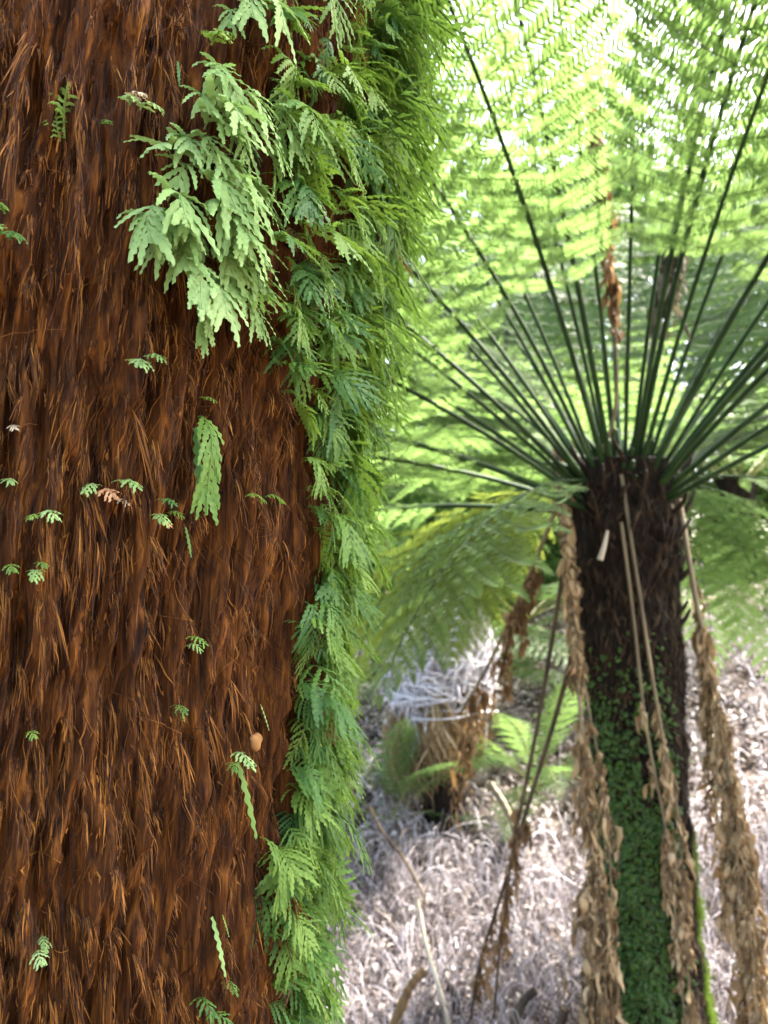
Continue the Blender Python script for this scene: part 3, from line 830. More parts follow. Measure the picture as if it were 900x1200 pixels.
# fronds: (image lean in degrees, towards camera?, start tilt, end tilt, length)
LIVE = [(-26, 1, 40, 95, 2.4), (-9, 1, 34, 90, 2.5), (-40, 1, 50, 100, 2.3), (-32, 0, 42, 108, 2.3), (-54, 1, 60, 105, 2.2), (-51, 0, 58, 112, 2.2),
        (-64, 0, 68, 118, 2.1), (-80, 0, 82, 120, 1.9), (-74, 1, 78, 112, 1.9), (-3, 0, 26, 88, 2.4), (9, 1, 32, 86, 2.5), (11, 0, 40, 105, 2.4),
        (18, 1, 38, 92, 2.5), (28, 1, 42, 95, 2.4), (32, 0, 46, 108, 2.3), (40, 1, 52, 100, 2.3), (46, 0, 54, 110, 2.2), (57, 0, 62, 115, 2.1),
        (55, 1, 64, 108, 2.0), (-16, 0, 38, 104, 2.4), (-45, 0, 50, 112, 2.2),
        (36, 1, 46, 96, 2.3),         (-58, 1, 64, 106, 2.1), (-69, 1, 72, 112, 2.0), (44, 1, 52, 98, 2.2), (50, 0, 58, 110, 2.1), (62, 1, 68, 110, 2.0), 
        (-18, 1, 36, 0, 2.3), (-47, 1, 52, 0, 2.2), (-60, 0, 60, 0, 2.0), (-38, 0, 40, 0, 2.2), (30, 0, 40, 0, 2.2), (38, 0, 40, 0, 2.2), (48, 1, 54, 0, 2.1), (-7, 0, 30, 0, 2.3),
        (13, 1, 31, 0, 2.4), (27, 0, 30, 0, 2.3)]
DROOP = [(-52, 74, 168, 1.15, 'blade_olive'), (-68, 80, 160, 1.2, 'blade_olive'), (-30, 70, 160, 1.15, 'blade'), (-130, 88, 140, 1.1, 'blade'), (-40, 80, 166, 1.0, 'blade_olive'),
         (52, 72, 165, 1.25, 'blade'), (36, 66, 160, 1.35, 'blade'), (70, 78, 158, 1.2, 'blade'), (100, 78, 140, 1.3, 'blade')]
NTALL = len(LIVE)
LIVE += [(t_, 1, max(26, abs(t_) + 5), 0, 2.7) for t_ in (-50, -42, -34, -28, -22, -14, -4, 1, 6, 20, 34)]
allp = []
for k, (th, tow, t0, t1, L) in enumerate(LIVE):
    th += float(rng.normal(0, 1.2))
    if tow: t1 = t0 + 38 + (k * 7) % 14
    if not tow: t0, t1 = max(22 + (k * 5) % 9, abs(th) + 4), max(22 + (k * 5) % 9, abs(th) + 4) + 40 + (k * 7) % 18
    th_, t0_ = R(th), R(t0)
    azc = np.linspace(-math.pi / 2, math.pi / 2, 181) + (math.pi if tow else 0.0)      # azimuth whose stalk leans by th in the picture
    tm = t0_ + 0.09
    tip = crown + 0.7 * np.stack([math.sin(tm) * np.sin(azc), math.sin(tm) * np.cos(azc), 0 * azc + math.cos(tm)], -1)
    dp = proj(tip)[:, :2] - proj(crown)[:2]
    az = float(azc[np.argmin(np.abs(np.arctan2(dp[:, 0], -dp[:, 1]) - th_))])
    b = crown + (0.045 + 0.085 * min(1, t0 / 70)) * np.array([math.sin(az), math.cos(az), 0]) + np.array([0, 0, -0.03 - 0.09 * min(1, t0 / 75)])
    p, rad, mats = frond_geo(b, az, t0_, R(t1), L, 0.38 + 0.04 * (k % 3), 29 if k < NTALL else 15, (0.29 if tow else 0.24) if k < NTALL else 0.56, 700 + k, 1.35, 0.0080 + 0.0015 * (k % 2) if k < NTALL else 0.0068, rng.normal(0, 0.08))
    o = obj('frond', mesh('rachis', *tubes(p[None, ::3], rad[None, ::3], 6), M['stipe']), fern, FB)
    allp.append((o, mats, 'blade'))
for k, (azd, t0, t1, L, mt) in enumerate(DROOP):
    az = R(azd)
    b = crown + 0.10 * np.array([math.sin(az), math.cos(az), 0]) + np.array([0, 0, -0.04])
    p, rad, mats = frond_geo(b, az, R(t0 - 8), R(min(178, t1 + 14)), L, 0.34, 22, 0.2, 760 + k, 0.75, 0.007)
    o = obj('frond', mesh('rachis', *tubes(p[None, ::3], 0.7 * rad[None, ::3], 6), M['stipe']), fern, FB)
    allp.append((o, mats, mt))
# the 300 pinnae that show largest are objects of their own, the rest of each frond is one mass
size = []
for fi, (o, mats, mt) in enumerate(allp):
    for mi, m in enumerate(mats):
        mid = m[:3, 3] + 0.5 * m[:3, 0]
        pr = proj(mid)
        if np.isfinite(pr[2]) and 470 < pr[0] < 900 and 0 < pr[1] < 800:
            a_ = proj(m[:3, 3]); b_ = proj(m[:3, 3] + m[:3, 0])
            if np.isfinite(a_[2]) and np.isfinite(b_[2]):
                size.append((float(np.hypot(*(a_ - b_)[:2])), fi, mi))
size.sort(reverse=True)
chosen = {(fi, mi) for _, fi, mi in size[:300]}
for fi, (o, mats, mt) in enumerate(allp):
    rest = []
    for mi, m in enumerate(mats):
        if (fi, mi) in chosen:
            obj('pinna', PIN_ME[mt][mi % 4], o, m)
        else:
            rest.append(m)
    if rest:
        v, f = leaflets(rest)
        tag(obj('pinnae', mesh('pinnae', v, f, M[mt]), o), kind='stuff')


def withered(path, width, n, seed, ln=(0.008, 0.026), s0=0.0, hang=(0.08, 0.30)):
    """dry pinnae: strands hanging beside the rachis path (n,3), each set with shrivelled leaflets"""
    r = np.random.default_rng(seed)
    m, K, J = len(path), 9, 15
    S = max(4, n // J)
    u = s0 + (1 - s0) * r.uniform(0, 1, S * 3) ** 0.75
    u = u[r.random(S * 3) < 0.10 + 1.1 * noise2(u * 13, seed * 1.7 + 0 * u, seed) ** 2][:S]; S = len(u)
    f = u * (m - 1); i = np.minimum(f.astype(int), m - 2)
    p0 = path[i] + (path[i + 1] - path[i]) * (f - i)[:, None]
    tg = unit(path[i + 1] - path[i]) * np.where((path[i + 1] - path[i])[:, 2:3] > 0, -1, 1)
    w = np.interp(u, np.linspace(0, 1, len(width)), width)
    t = np.linspace(0, 1, K)
    aa = r.uniform(0, 2 * np.pi, S)
    hl = r.uniform(*hang, S) * np.clip(w / 0.02, 0.35, 1.3)
    out = np.stack([np.cos(aa), 0.6 * np.sin(aa), 0 * aa], -1) * (0.8 * w * r.uniform(0.1, 1.25, S))[:, None]
    dn = unit(0.55 * tg + np.array([0, 0, -1.0]) + r.normal(0, 0.12, (S, 3)))
    st = p0[:, None] + out[:, None] * (np.sin(t * 2.2) ** 0.8)[None, :, None] + dn[:, None] * (hl[:, None] * t[None] ** 1.2)[..., None] \
        + (np.sin(t * 7) * 0.006)[None, :, None] * r.normal(0, 1, (S, 1, 3))
    parts = [tubes(st, np.full((S, K), 0.0012), 3)]
    N = S * J
    k = np.repeat(np.arange(S), J); v = r.uniform(0.05, 1, N)
    g = v * (K - 1); gi = np.minimum(g.astype(int), K - 2)
    q0 = st[k, gi] + (st[k, gi + 1] - st[k, gi]) * (g - gi)[:, None]
    ll = (ln[0] + (ln[1] - ln[0]) * r.uniform(0, 1, N) ** 1.5)
    s = np.linspace(0, 1, 5)
    b = r.uniform(0, 2 * np.pi, N)
    d0 = np.stack([np.cos(b) * 0.5, np.sin(b) * 0.5, r.uniform(-0.9, 0.0, N)], -1)
    cu = r.normal(0, 1, (N, 3)) * 0.5
    pts = q0[:, None] + ll[:, None, None] * (d0[:, None] * (s - 0.45 * s ** 2)[None, :, None] + np.array([0, 0, -1.0]) * 0.7 * (s ** 1.5)[None, :, None] + cu[:, None] * (np.sin(s * 5) * 0.22)[None, :, None])
    side = unit(np.cross(r.normal(0, 1, (N, 1, 3)), np.gradient(pts, axis=1)))
    wd = ll[:, None] * r.uniform(0.12, 0.42, (N, 1)) * np.array([0.4, 1, 1.0, 0.75, 0.1])[None] * r.uniform(0.5, 1.4, (N, 5))
    parts.append(ribbons(pts, side, wd, 0.3))
    return join(parts)


def smooth_path(pts, n=40):
    pts = np.asarray(pts, float)
    t = np.linspace(0, 1, len(pts)); u = np.linspace(0, 1, n)
    # Catmull-Rom
    P = np.concatenate([[2 * pts[0] - pts[1]], pts, [2 * pts[-1] - pts[-2]]])
    f = u * (len(pts) - 1); i = np.minimum(f.astype(int), len(pts) - 2); w = (f - i)[:, None]
    a, b, c, d = P[i], P[i + 1], P[i + 2], P[i + 3]
    return 0.5 * (2 * b + (c - a) * w + (2 * a - 5 * b + 4 * c - d) * w ** 2 + (3 * b - a - 3 * c + d) * w ** 3)


def ext(pts, Y, zend=None):
    w = [at(x, y, Y + dy) for x, y, dy in pts]
    return smooth_path(w)


DEADF = [  # pixel path (x, y, depth offset), half widths, leaflet count, material, stipe radius, start
    ([(652, 515, -.05), (668, 640, -.12), (674, 760, -.17), (684, 880, -.2), (696, 1000, -.2), (702, 1100, -.2), (702, 1260, -.2)], [.005, .006, .009, .030, .048, .050, .055], 3000, 'dead', .006, .0),
    ([(728, 556, -.17), (750, 700, -.19), (774, 850, -.2), (795, 960, -.2), (803, 1080, -.19), (812, 1250, -.18)], [.0, .004, .010, .016, .014, .02], 520, 'dead', .0055, .3),
    ([(728, 612, -.18), (742, 720, -.19), (757, 850, -.19), (778, 960, -.2), (788, 1040, -.2), (806, 1240, -.2)], [.0, .003, .006, .012, .010, .010], 260, 'dead', .005, .3),
    ([(796, 585, -.10), (815, 700, -.16), (836, 800, -.2), (858, 930, -.24), (876, 1060, -.26), (898, 1250, -.26)], [.003, .006, .010, .042, .068, .075], 3200, 'dead', .008, .25),
    ([(800, 600, -.08), (818, 720, -.1), (828, 830, -.12), (838, 930, -.14), (850, 1060, -.15)], [.004, .006, .008, .014, .02], 300, 'dead', .0055, .1),
    ([(655, 588, .0), (632, 645, .05), (602, 715, .1), (572, 780, .14), (540, 835, .18)], [.004, .010, .016, .026, .03], 600, 'dead_rust', .008, .12),
    ([(662, 655, .0), (642, 780, .0), (624, 880, .02), (603, 985, .06), (588, 1090, .1), (575, 1240, .1)], [.002, .003, .008, .014, .012, .012], 220, 'dead_rust', .0075, .3),
    ([(676, 750, .02), (648, 850, .06), (620, 940, .1), (590, 1040, .16), (560, 1140, .2), (548, 1240, .2)], [.0, .002, .006, .012, .010, .010], 160, 'dead_rust', .008, .4),
    ([(660, 560, -.1), (664, 620, -.13), (668, 700, -.15), (688, 820, -.18), (708, 930, -.18), (716, 1040, -.2), (724, 1220, -.2)], [.003, .005, .007, .014, .020, .022, .025], 800, 'dead', .004, .0),
    ([(700, 545, -.1), (722, 470, -.2), (716, 330, -.3), (708, 200, -.38), (690, 108, -.42)], [.0, .0, .010, .016, .014], 700, 'dead_rust', .006, .4),
    ([(745, 540, -.1), (765, 400, -.16), (790, 250, -.3), (815, 110, -.42), (832, -30, -.55)], [.0, .004, .02, .05, .08], 1400, 'dead_grey', .007, .30),
]
for k, (pp, wd, n, mt, r0, s0) in enumerate(DEADF):
    p = ext(pp, FY)
    o = obj('dead_frond', mesh('dead_rachis', *tubes(p[None], (r0 * np.linspace(1, 0.55, len(p)))[None], 6), M['dead_stipe' if k not in (7, 6) else 'wood_dark']), fern, FB)
    tag(o, 'withered brown frond hanging from the crown')
    v, f = withered(p, wd, int(n * 0.85), 900 + k, (0.014, 0.062), s0)
    tag(obj('withered_leaflets', mesh('withered_leaflets', v, f, M[mt]), o), kind='stuff')
# pale torn scrap of stalk on the trunk
p = ext([(712, 622, -.19), (708, 640, -.2), (703, 656, -.2)], FY)
obj('torn_stalk', mesh('torn_stalk', *tubes(p[None], np.full((1, len(p)), 0.009) * np.linspace(.5, 1, len(p)), 6), M['wood_pale']), fern, FB)

# leafy moss over the lower trunk
N = 20000
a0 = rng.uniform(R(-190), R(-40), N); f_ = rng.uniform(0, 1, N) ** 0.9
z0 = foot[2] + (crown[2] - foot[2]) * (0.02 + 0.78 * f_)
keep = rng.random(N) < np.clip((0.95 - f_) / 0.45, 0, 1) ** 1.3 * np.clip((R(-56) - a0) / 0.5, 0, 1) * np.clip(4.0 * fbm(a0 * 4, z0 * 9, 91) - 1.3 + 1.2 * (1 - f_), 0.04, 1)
a0, z0 = a0[keep], z0[keep]; N = len(a0)
s = np.linspace(0, 1, 5)[None]
ln = 0.005 + 0.019 * rng.uniform(0, 1, (N, 1)) ** 2
yaw = rng.normal(0, 0.9, (N, 1))
la = a0[:, None] + ln * s * np.sin(yaw) / 0.15
lp = on_fern(la, z0[:, None] - ln * s * np.abs(np.cos(yaw)), 0.006) + (0.022 * s * rng.uniform(0.1, 1.4, (N, 1)) * (1.4 - s))[..., None] * np.stack([np.cos(la), np.sin(la), 0 * la], -1)
sdv = unit(np.stack([-np.sin(la), np.cos(la), np.sin(yaw) + 0 * la], -1))
v, f = ribbons(lp, sdv, ln * rng.uniform(.35, .8, (N, 1)) * np.array([0.3, .9, 1, .6, .05])[None], -0.2)
tag(obj('leafy_moss', mesh('leafy_moss', v, f, M['moss_dark'])), 'dark green leafy moss carpeting the lower tree fern trunk', 'moss', None, 'stuff')
N = 7000
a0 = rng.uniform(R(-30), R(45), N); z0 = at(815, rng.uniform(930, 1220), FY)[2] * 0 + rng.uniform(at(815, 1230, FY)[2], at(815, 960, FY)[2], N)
s = np.linspace(0, 1, 4)[None]
ln = rng.uniform(0.008, 0.03, (N, 1)) * (0.3 + 1.2 * fbm(a0 * 5, z0 * 12, 97)[:, None])
lp = on_fern(a0[:, None] + 0 * s, z0[:, None] + ln * s * rng.uniform(-.8, .5, (N, 1)), 0.0) + (ln * s)[..., None] * np.stack([np.cos(a0), np.sin(a0), 0 * a0], -1)[:, None]
v, f = ribbons(lp, np.broadcast_to([0, 0, 1.0], lp.shape), np.array([.002, .002, .0016, .0004])[None], 0.1)
tag(obj('fuzzy_moss', mesh('fuzzy_moss', v, f, M['moss_bright'])), 'bright lime moss fuzz down the sunny side of the tree fern trunk', 'moss', None, 'stuff')

# ------------------------------------------------------------------ background tree ferns and ground ferns share frond meshes
BGF = []
for k, (t0, t1, L, Lp) in enumerate([(38, 105, 2.2, 0.42), (52, 118, 2.1, 0.42), (66, 130, 1.9, 0.40), (46, 100, 2.3, .44)]):
    p, rad, mats = frond_geo((0, 0, 0), 0.0, R(t0), R(t1), L, Lp, 22, 0.22, 800 + k, 1.3, 0.010)
    v, f = leaflets(mats)
    BGF.append((mesh('rachis', *tubes(p[None, ::3], rad[None, ::3], 5), M['rachis']), mesh('pinnae', v, f, M['blade'])))
BGO = [(BGF[i][0], mesh('pinnae', *leaflets(frond_geo((0, 0, 0), 0.0, R(a_), R(b_), 1.9, .4, 22, .22, 820 + i, 1.3)[2]), M['blade_olive'])) for i, (a_, b_) in ((1, (52, 118)),)]


def fern_plant(name, label, cat, x, y, h, nfr, sc, group=None, tilt=0.0, az0=0.0, az1=2 * math.pi):
    g = float(ground(x, y))
    t = thing(name, label, cat, (x, y, g), group)
    if h > 0.3:
        zs = np.linspace(-0.15, h, 40); al = np.linspace(-np.pi, np.pi, 40, endpoint=False)
        A_, Z_ = np.meshgrid(al, zs, indexing='ij')
        rr = 0.12 + 0.03 * (fbm(A_ * 4 + x * 9, Z_ * 8, 5) - 0.5) * 2 + 0.03 * np.clip(Z_ / h, 0, 1) ** 3
        tvv = np.stack([rr * np.cos(A_) + 0.03 * np.sin(Z_ * 2 + x), rr * np.sin(A_), Z_], -1)
        i_ = np.arange(A_.size).reshape(A_.shape); j_ = np.roll(i_, -1, 0)
        obj('trunk', mesh('bg_trunk', tvv.reshape(-1, 3), np.stack([i_[:, :-1], j_[:, :-1], j_[:, 1:], i_[:, 1:]], -1).reshape(-1, 4), M['fern_trunk']), t)
    for k in range(nfr):
        az = az0 + (az1 - az0) * (k + rng.uniform(-.3, .3)) / nfr
        rme, lme = BGF[int(rng.integers(0, 4))]
        s_ = sc * rng.uniform(0.85, 1.1)
        m = Matrix.Translation((0.08 * sc * math.sin(az), 0.08 * sc * math.cos(az), h)) @ Matrix.Rotation(-az, 4, 'Z') @ Matrix.Rotation(rng.normal(tilt, 0.12 if h > 0.5 else 0.32), 4, 'X') @ Matrix.Diagonal((s_, s_, s_, 1))
        o = obj('frond', rme, t, m)
        tag(obj('pinnae', lme, o), kind='stuff')
    return t


G1 = 'tree ferns on the bank behind'
fern_plant('tree_fern', 'tall sunlit tree fern standing highest on the bank', 'tree fern', 1.98, 6.4, 1.0, 15, 1.1, G1)
fern_plant('tree_fern', 'sunlit tree fern glimpsed between fern curtain and stump', 'tree fern', -0.45, 5.6, 1.0, 14, 1.1, G1)
fern_plant('tree_fern', 'sunlit tree fern at the far end of the pale bank', 'tree fern', 3.0, 6.6, 0.9, 13, 1.0, G1)
fern_plant('ground_fern', 'low bright green fern on the bank beside the brown leaning stalks', 'fern', 0.78, 4.1, 0.06, 20, 0.36, 'low ferns on the bank')
fern_plant('ground_fern', 'low dark green fern beside the grey-topped stump', 'fern', 0.03, 3.75, 0.12, 10, 0.33, 'low ferns on the bank')
fern_plant('ground_fern', 'small light green fern growing under the drooping olive frond', 'fern', 0.55, 4.9, 0.10, 10, 0.42, 'low ferns on the bank')

fern_plant('ground_fern', 'leafy light green fern on the crest behind the stump', 'fern', 0.35, 5.3, 0.25, 12, 0.62, 'low ferns on the bank')
fern_plant('ground_fern', 'leafy light green fern on the crest between stump and dark trunk', 'fern', 1.0, 5.6, 0.25, 12, 0.62, 'low ferns on the bank')
fern_plant('ground_fern', 'leafy fern on the crest half hidden by the hanging fern curtain', 'fern', -0.25, 5.0, 0.2, 12, 0.6, 'low ferns on the bank')

# ------------------------------------------------------------------ dead fern stump with a grey nest of stalks
SX, SY = float(at(520, 850, 3.9)[0]), 3.9
sg = float(ground(SX, SY))
zt = float(at(520, 818, SY)[2])
stump = thing('fern_stump', 'short dead fern stump with golden skirt and pale grey tangle on top', 'stump', (SX, SY, sg))
hgt = zt - sg
stump.scale = (1.2, 1.2, 1.0)
A_, Z_ = np.meshgrid(np.linspace(-np.pi, np.pi, 48, endpoint=False), np.linspace(-0.1, hgt, 30), indexing='ij')
rr = 0.07 + 0.06 * np.clip(Z_ / hgt, 0, 1) + 0.05 * (fbm(A_ * 4, Z_ * 12, 15) - 0.5)
i_ = np.arange(A_.size).reshape(A_.shape); j_ = np.roll(i_, -1, 0)
obj('trunk', mesh('stump_trunk', np.stack([rr * np.cos(A_), rr * np.sin(A_), Z_], -1).reshape(-1, 3), np.stack([i_[:, :-1], j_[:, :-1], j_[:, 1:], i_[:, 1:]], -1).reshape(-1, 4), M['fern_trunk']), stump)
N = 750
a0 = rng.uniform(0, 2 * np.pi, (N, 1)); s = np.linspace(0, 1, 7)[None]
ln = rng.uniform(0.15, 0.50, (N, 1)) * (0.6 + 0.8 * noise2(a0 * 3, 0 * a0, 31))
rr = 0.15 + 0.02 * np.cos(a0 - 2.8) + 0.11 * np.sin(s * 2.6) * noise2(a0 * 6, 1 + 0 * a0, 32) + rng.uniform(-0.03, 0.03, (N, 1)) + 0.03 * (noise2(a0 * 9, 2 + 0 * a0, 33) - .5) - 0.10 * s ** 1.5 + rng.normal(0, .03, (N, 1)) * s + 0.012 * np.sin(s * 7 + a0 * 20)
an_ = a0 + rng.normal(0, .35, (N, 1)) * s + 0.12 * np.sin(s * 6 + a0 * 9)
pp = np.stack([rr * np.cos(an_), rr * np.sin(an_), hgt + 0.03 + 0.09 * np.cos(a0) + rng.normal(0, .045, (N, 1)) - ln * s + 0 * a0], -1)
v, f = ribbons(pp, unit(np.stack([-np.sin(a0) + 0 * s, np.cos(a0) + 0 * s, rng.normal(0, .3, (N, 1)) + 0 * s], -1)), rng.uniform(0.003, 0.011, (N, 1)) * np.array([.4, .9, 1, .9, .8, .6, .1])[None], 0.3)
tag(obj('dry_skirt', mesh('dry_skirt', v, f, M['dead']), stump), kind='stuff')
N = 650
s = np.linspace(0, 1, 12)[None]
a0 = rng.uniform(0, 2 * np.pi, (N, 1)); a1 = a0 + rng.normal(0, 1.4, (N, 1))
r1 = 0.17 * np.sqrt(rng.uniform(0.1, 1.2, (N, 1)))
hh = rng.uniform(0.12, 0.50, (N, 1))
rx = rng.uniform(0.02, 0.19, (N, 1)) * (1 - s) + r1 * s + rng.uniform(-.02, .10, (N, 1)) * np.sin(s * np.pi)
an = a0 + (a1 - a0) * s
pp = np.stack([rx * np.cos(an), rx * np.sin(an), hgt + 0.07 * np.cos(a0) + rng.uniform(-.12, .05, (N, 1)) + hh * np.sin(s * np.pi * rng.uniform(0.6, 1.15, (N, 1))) * (1.1 - (rx / .3) ** 2) + 0 * an], -1)
v, f = tubes(pp, rng.uniform(0.0025, 0.0055, (N, 1)) * np.ones((1, 12)), 4)
tag(obj('grey_stalk_nest', mesh('grey_stalk_nest', v, f, M['twig_lit']), stump), kind='stuff')

# ------------------------------------------------------------------ twig thatch and litter on the bank
def bank_twigs(N, xlo, xhi, ylo, yhi, llo, lhi, rlo, rhi, down, lift):
    x0 = rng.uniform(xlo, xhi, (N, 1)); y0 = rng.uniform(ylo, yhi, (N, 1))
    s = np.linspace(0, 1, 8)[None]
    ln = rng.uniform(llo, lhi, (N, 1))
    th = np.where(rng.random((N, 1)) < down, rng.normal(-1.45, 0.45, (N, 1)), rng.uniform(0, 6.28, (N, 1))) + rng.normal(0, 0.9, (N, 1)) * s
    x = x0 + np.cumsum(np.cos(th), 1) * ln / 8; y = y0 + np.cumsum(np.sin(th), 1) * ln / 8
    z = ground(x, y) + rng.uniform(0, 1, (N, 1)) ** 1.5 * lift * (0.3 + np.sin(s * np.pi)) + 0.004 + 0.01 * np.sin(s * 9 + x0 * 40)
    return tubes(np.stack([x, y, z], -1), rng.uniform(rlo, rhi, (N, 1)) * np.linspace(1, .4, 8)[None], 3)


v, f = join([bank_twigs(10500, -1.0, 3.0, 2.45, 3.7, 0.12, 0.4, 0.0009, 0.0027, 0.7, 0.20), bank_twigs(1500, -1.0, 2.8, 3.3, 5.2, 0.2, 0.5, 0.0015, 0.004, 0.3, 0.16), bank_twigs(160, -1.0, 2.8, 2.8, 5.2, 0.3, 0.7, 0.003, 0.007, 0.2, 0.25),
             bank_twigs(2200, 1.0, 3.0, 2.3, 3.6, 0.15, 0.4, 0.0012, 0.0035, 0.5, 0.22)])
tag(obj('dead_frond_thatch', mesh('dead_frond_thatch', v, f, M['twig'])), 'grey-lilac tangle of dry twigs and dead fern stalks thatching the bank', 'twigs', None, 'stuff')
N = 26000
x0 = rng.uniform(-2.5, 4, (N, 1)); y0 = 2.5 + 4.5 * rng.beta(1.6, 2.2, (N, 1))
s = np.linspace(0, 1, 4)[None]
th = rng.uniform(0, 6.28, (N, 1)); ln = rng.uniform(0.015, 0.05, (N, 1))
x = x0 + np.cos(th) * ln * s; y = y0 + np.sin(th) * ln * s
pp = np.stack([x, y, ground(x0, y0) + 0.012 + rng.uniform(0, 0.04, (N, 1)) + rng.normal(0, 0.35, (N, 1)) * ln * s + 0.01 * np.sin(s * 3)], -1)
v, f = ribbons(pp, unit(np.stack([-np.sin(th) + 0 * s, np.cos(th) + 0 * s, rng.normal(0, .5, (N, 1)) + 0 * s], -1)), ln * 0.45 * np.array([.2, 1, .9, .1])[None], 0.2)
tag(obj('leaf_litter', mesh('leaf_litter', v, f, M['litter'])), 'pale straw and pinkish fallen leaves scattered over the bank', 'leaf litter', None, 'stuff')


# sticks
def stick(name, label, pts, r0, r1, mat, cat='stick', sides=7):
    P = smooth_path([at(x, y, Y) for x, y, Y in pts], 24)
    t = np.linspace(r0, r1, 24) * (1 + 0.12 * np.sin(np.arange(24) * 1.7))
    base = P[-1]
    v, f = tubes((P - base)[None], t[None], sides)
    capv = np.concatenate([v, [P[0] - base + unit(P[0] - P[1]) * r0 * 0.3]])
    capf = np.array([[k, (k + 1) % sides, len(v)] for k in range(sides)])
    o = obj(name, mesh(name, capv, [f, capf], M[mat])); o.location = base
    return tag(o, label, cat)


stick('stick', 'straight pale bare stick leaning in front of the twig tangle', [(488, 1050, 2.75), (500, 1110, 2.68), (515, 1160, 2.6), (535, 1240, 2.5)], 0.006, 0.010, 'wood_pale')
stick('broken_branch', 'curved mossy brown branch stub rising beside the pale stick', [(498, 1138, 2.5), (484, 1152, 2.48), (472, 1175, 2.45), (455, 1225, 2.42)], 0.012, 0.016, 'wood_brown', 'branch')
stick('broken_branch', 'dark upright broken stub just behind the pale stick', [(526, 1155, 2.75), (534, 1172, 2.74), (534, 1200, 2.72), (528, 1240, 2.7)], 0.014, 0.02, 'wood_dark', 'branch')
stick('broken_branch', 'short dark curved stub at the foot of the hanging dead frond', [(628, 1160, 2.5), (615, 1172, 2.5), (604, 1195, 2.48), (598, 1235, 2.45)], 0.012, 0.016, 'wood_dark', 'branch')
stick('broken_branch', 'tiny dark stub pressed against the brown dead frond skirt', [(662, 1182, 2.45), (658, 1200, 2.45), (655, 1240, 2.42)], 0.014, 0.018, 'wood_dark', 'branch')
stick('fallen_branch', 'thin bent grey branch lying across the pale litter', [(432, 945, 3.35), (448, 975, 3.25), (470, 1002, 3.2), (492, 1040, 3.1), (500, 1062, 3.05)], 0.008, 0.005, 'wood_dark', 'branch')
stick('fallen_branch', 'pale forked log end resting on the bank below the stump', [(574, 918, 3.45), (588, 938, 3.4), (598, 958, 3.36), (606, 985, 3.3)], 0.016, 0.012, 'dead_stipe', 'branch', 9)

# ------------------------------------------------------------------ forest behind
def crown_mesh(seed, n=9000):
    r = np.random.default_rng(seed)
    c = r.normal(0, 1, (46, 3)); c = unit(c) * r.uniform(0.35, 1.0, (46, 1)) * np.array([2.3, 2.3, 2.6])
    rad = r.uniform(0.35, 0.8, 46)
    k = r.integers(0, 46, n)
    p = c[k] + unit(r.normal(0, 1, (n, 3))) * rad[k][:, None] * r.uniform(0.3, 1, (n, 1)) ** 0.5
    d = unit(r.normal(0, 1, (n, 3)) + np.array([0, 0, -.4])); sd = unit(np.cross(d, r.normal(0, 1, (n, 3))))
    ll = r.uniform(0.10, 0.22, (n, 1, 1))
    s = np.array([0, .5, 1.0])[None, :, None]
    pts = p[:, None] + d[:, None] * ll * s
    return ribbons(pts, np.broadcast_to(sd[:, None], pts.shape), ll[:, :, 0] * np.array([.25, .5, .05])[None], 0.15), c


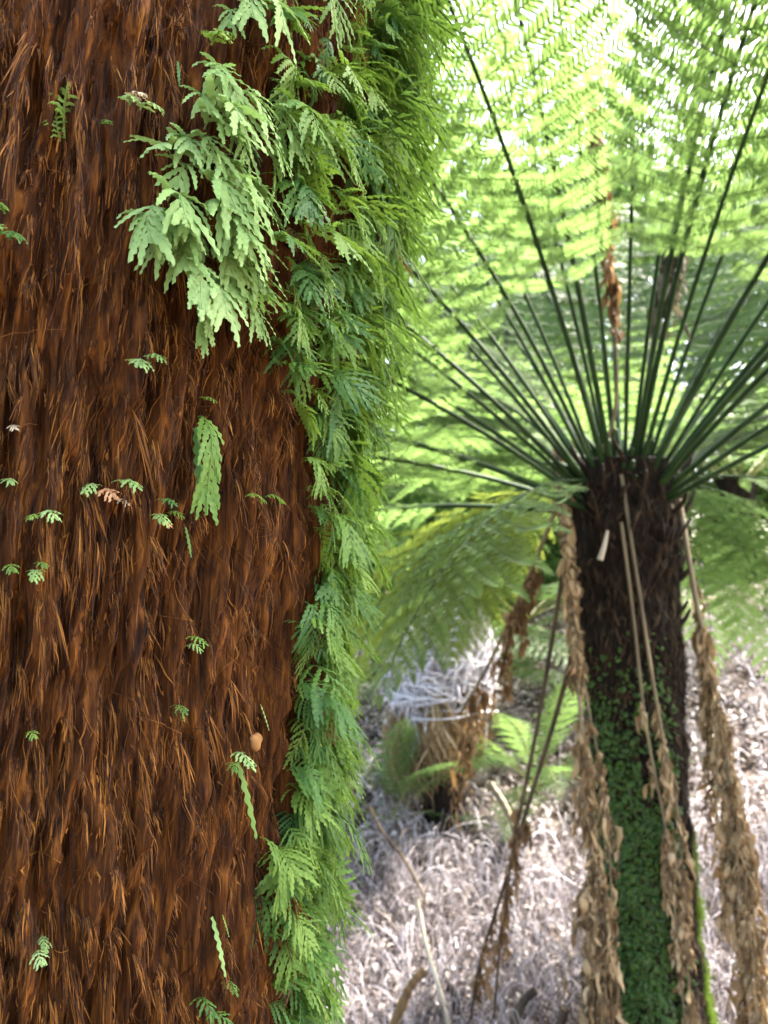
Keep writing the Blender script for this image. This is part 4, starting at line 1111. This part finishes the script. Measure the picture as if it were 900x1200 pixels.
CR = [crown_mesh(50 + k) for k in range(2)]
CRM = [mesh('crown', *c[0], M['tree_leaf']) for c in CR]
TRK = []
for k in range(2):
    H = 4.2
    zs = np.linspace(-0.4, H + 1.5, 14)
    P = np.stack([0.12 * np.sin(zs * .9 + k), 0.1 * np.cos(zs * .7 + k), zs], -1)
    prt = [tubes(P[None], np.linspace(0.16, 0.05, 14)[None], 10)]
    for c in CR[k][1][::4]:
        st = P[7 + int(abs(c[0]) * 2) % 4]
        en = c + np.array([0, 0, H + 1.4])
        mid = 0.5 * (st + en) + np.array([0, 0, .2])
        prt.append(tubes(smooth_path([st, mid, en], 9)[None], np.linspace(0.045, 0.012, 9)[None], 5))
    v, f = join(prt)
    TRK.append(mesh('tree_trunk', v, f, M['tree_bark']))
prt = []
for k in range(9):
    e = CR[0][1][k * 5] * 0.8 + np.array([0, 0, 2.4])
    prt.append(tubes(smooth_path([np.array([0.05 * math.cos(k), 0.05 * math.sin(k), -.1]), e * np.array([.3, .3, .6]), e], 8)[None], np.linspace(.05, .012, 8)[None], 5))
SHT = mesh('shrub_stems', *join(prt), M['tree_bark'])
FT = [(-3.0, 11.5, 0.9), (-0.4, 13.5, 1.1), (1.9, 12.0, .72), (3.3, 13.5, 1.1), (4.3, 13.0, .9), (7.2, 12.0, 1.0), (-3.5, 16, 1.2), (9.5, 14, 1.2), (-6, 13, 1.1), (2.4, 20, 1.0)]
for k, (x, y, sc) in enumerate(FT):
    t = thing('forest_tree', 'blurred leafy green tree standing on the rise beyond the tree ferns', 'tree', (x, y, float(ground(x, y)) - 0.05), 'trees beyond the bank')
    t.scale = (sc, sc, sc); t.rotation_euler = (0, 0, k * 1.9)
    obj('trunk', TRK[k % 2], t); obj('crown', CRM[k % 2], t, Matrix.Translation((0, 0, 5.6)))
for k, (x, y, sc) in enumerate([(-1.6, 7.6, .50), (-.55, 8.2, .48), (.2, 7.4, .44), (.9, 8.6, .52), (1.7, 8.0, .46), (2.5, 8.8, .52), (3.4, 8.0, .5), (4.6, 8.6, .55), (-2.9, 8.4, .55), (.45, 9.8, .66), (2.2, 10.2, .62)]):
    t = thing('forest_shrub', 'light green leafy shrub on the crest of the bank', 'shrub', (x, y, float(ground(x, y)) - 0.02), 'shrubs along the crest of the bank')
    t.scale = (sc, sc, sc); t.rotation_euler = (0, 0, k * 2.3)
    obj('trunk', SHT, t); obj('crown', CRM[k % 2], t, Matrix.Translation((0, 0, 2.4)) @ Matrix.Diagonal((1.1, 1.1, .95, 1)))
print('fern clumps', n_cl, 'objects', len(bpy.data.objects), 'tris~', sum(len(m.loops) - 2 * len(m.polygons) for m in bpy.data.meshes))
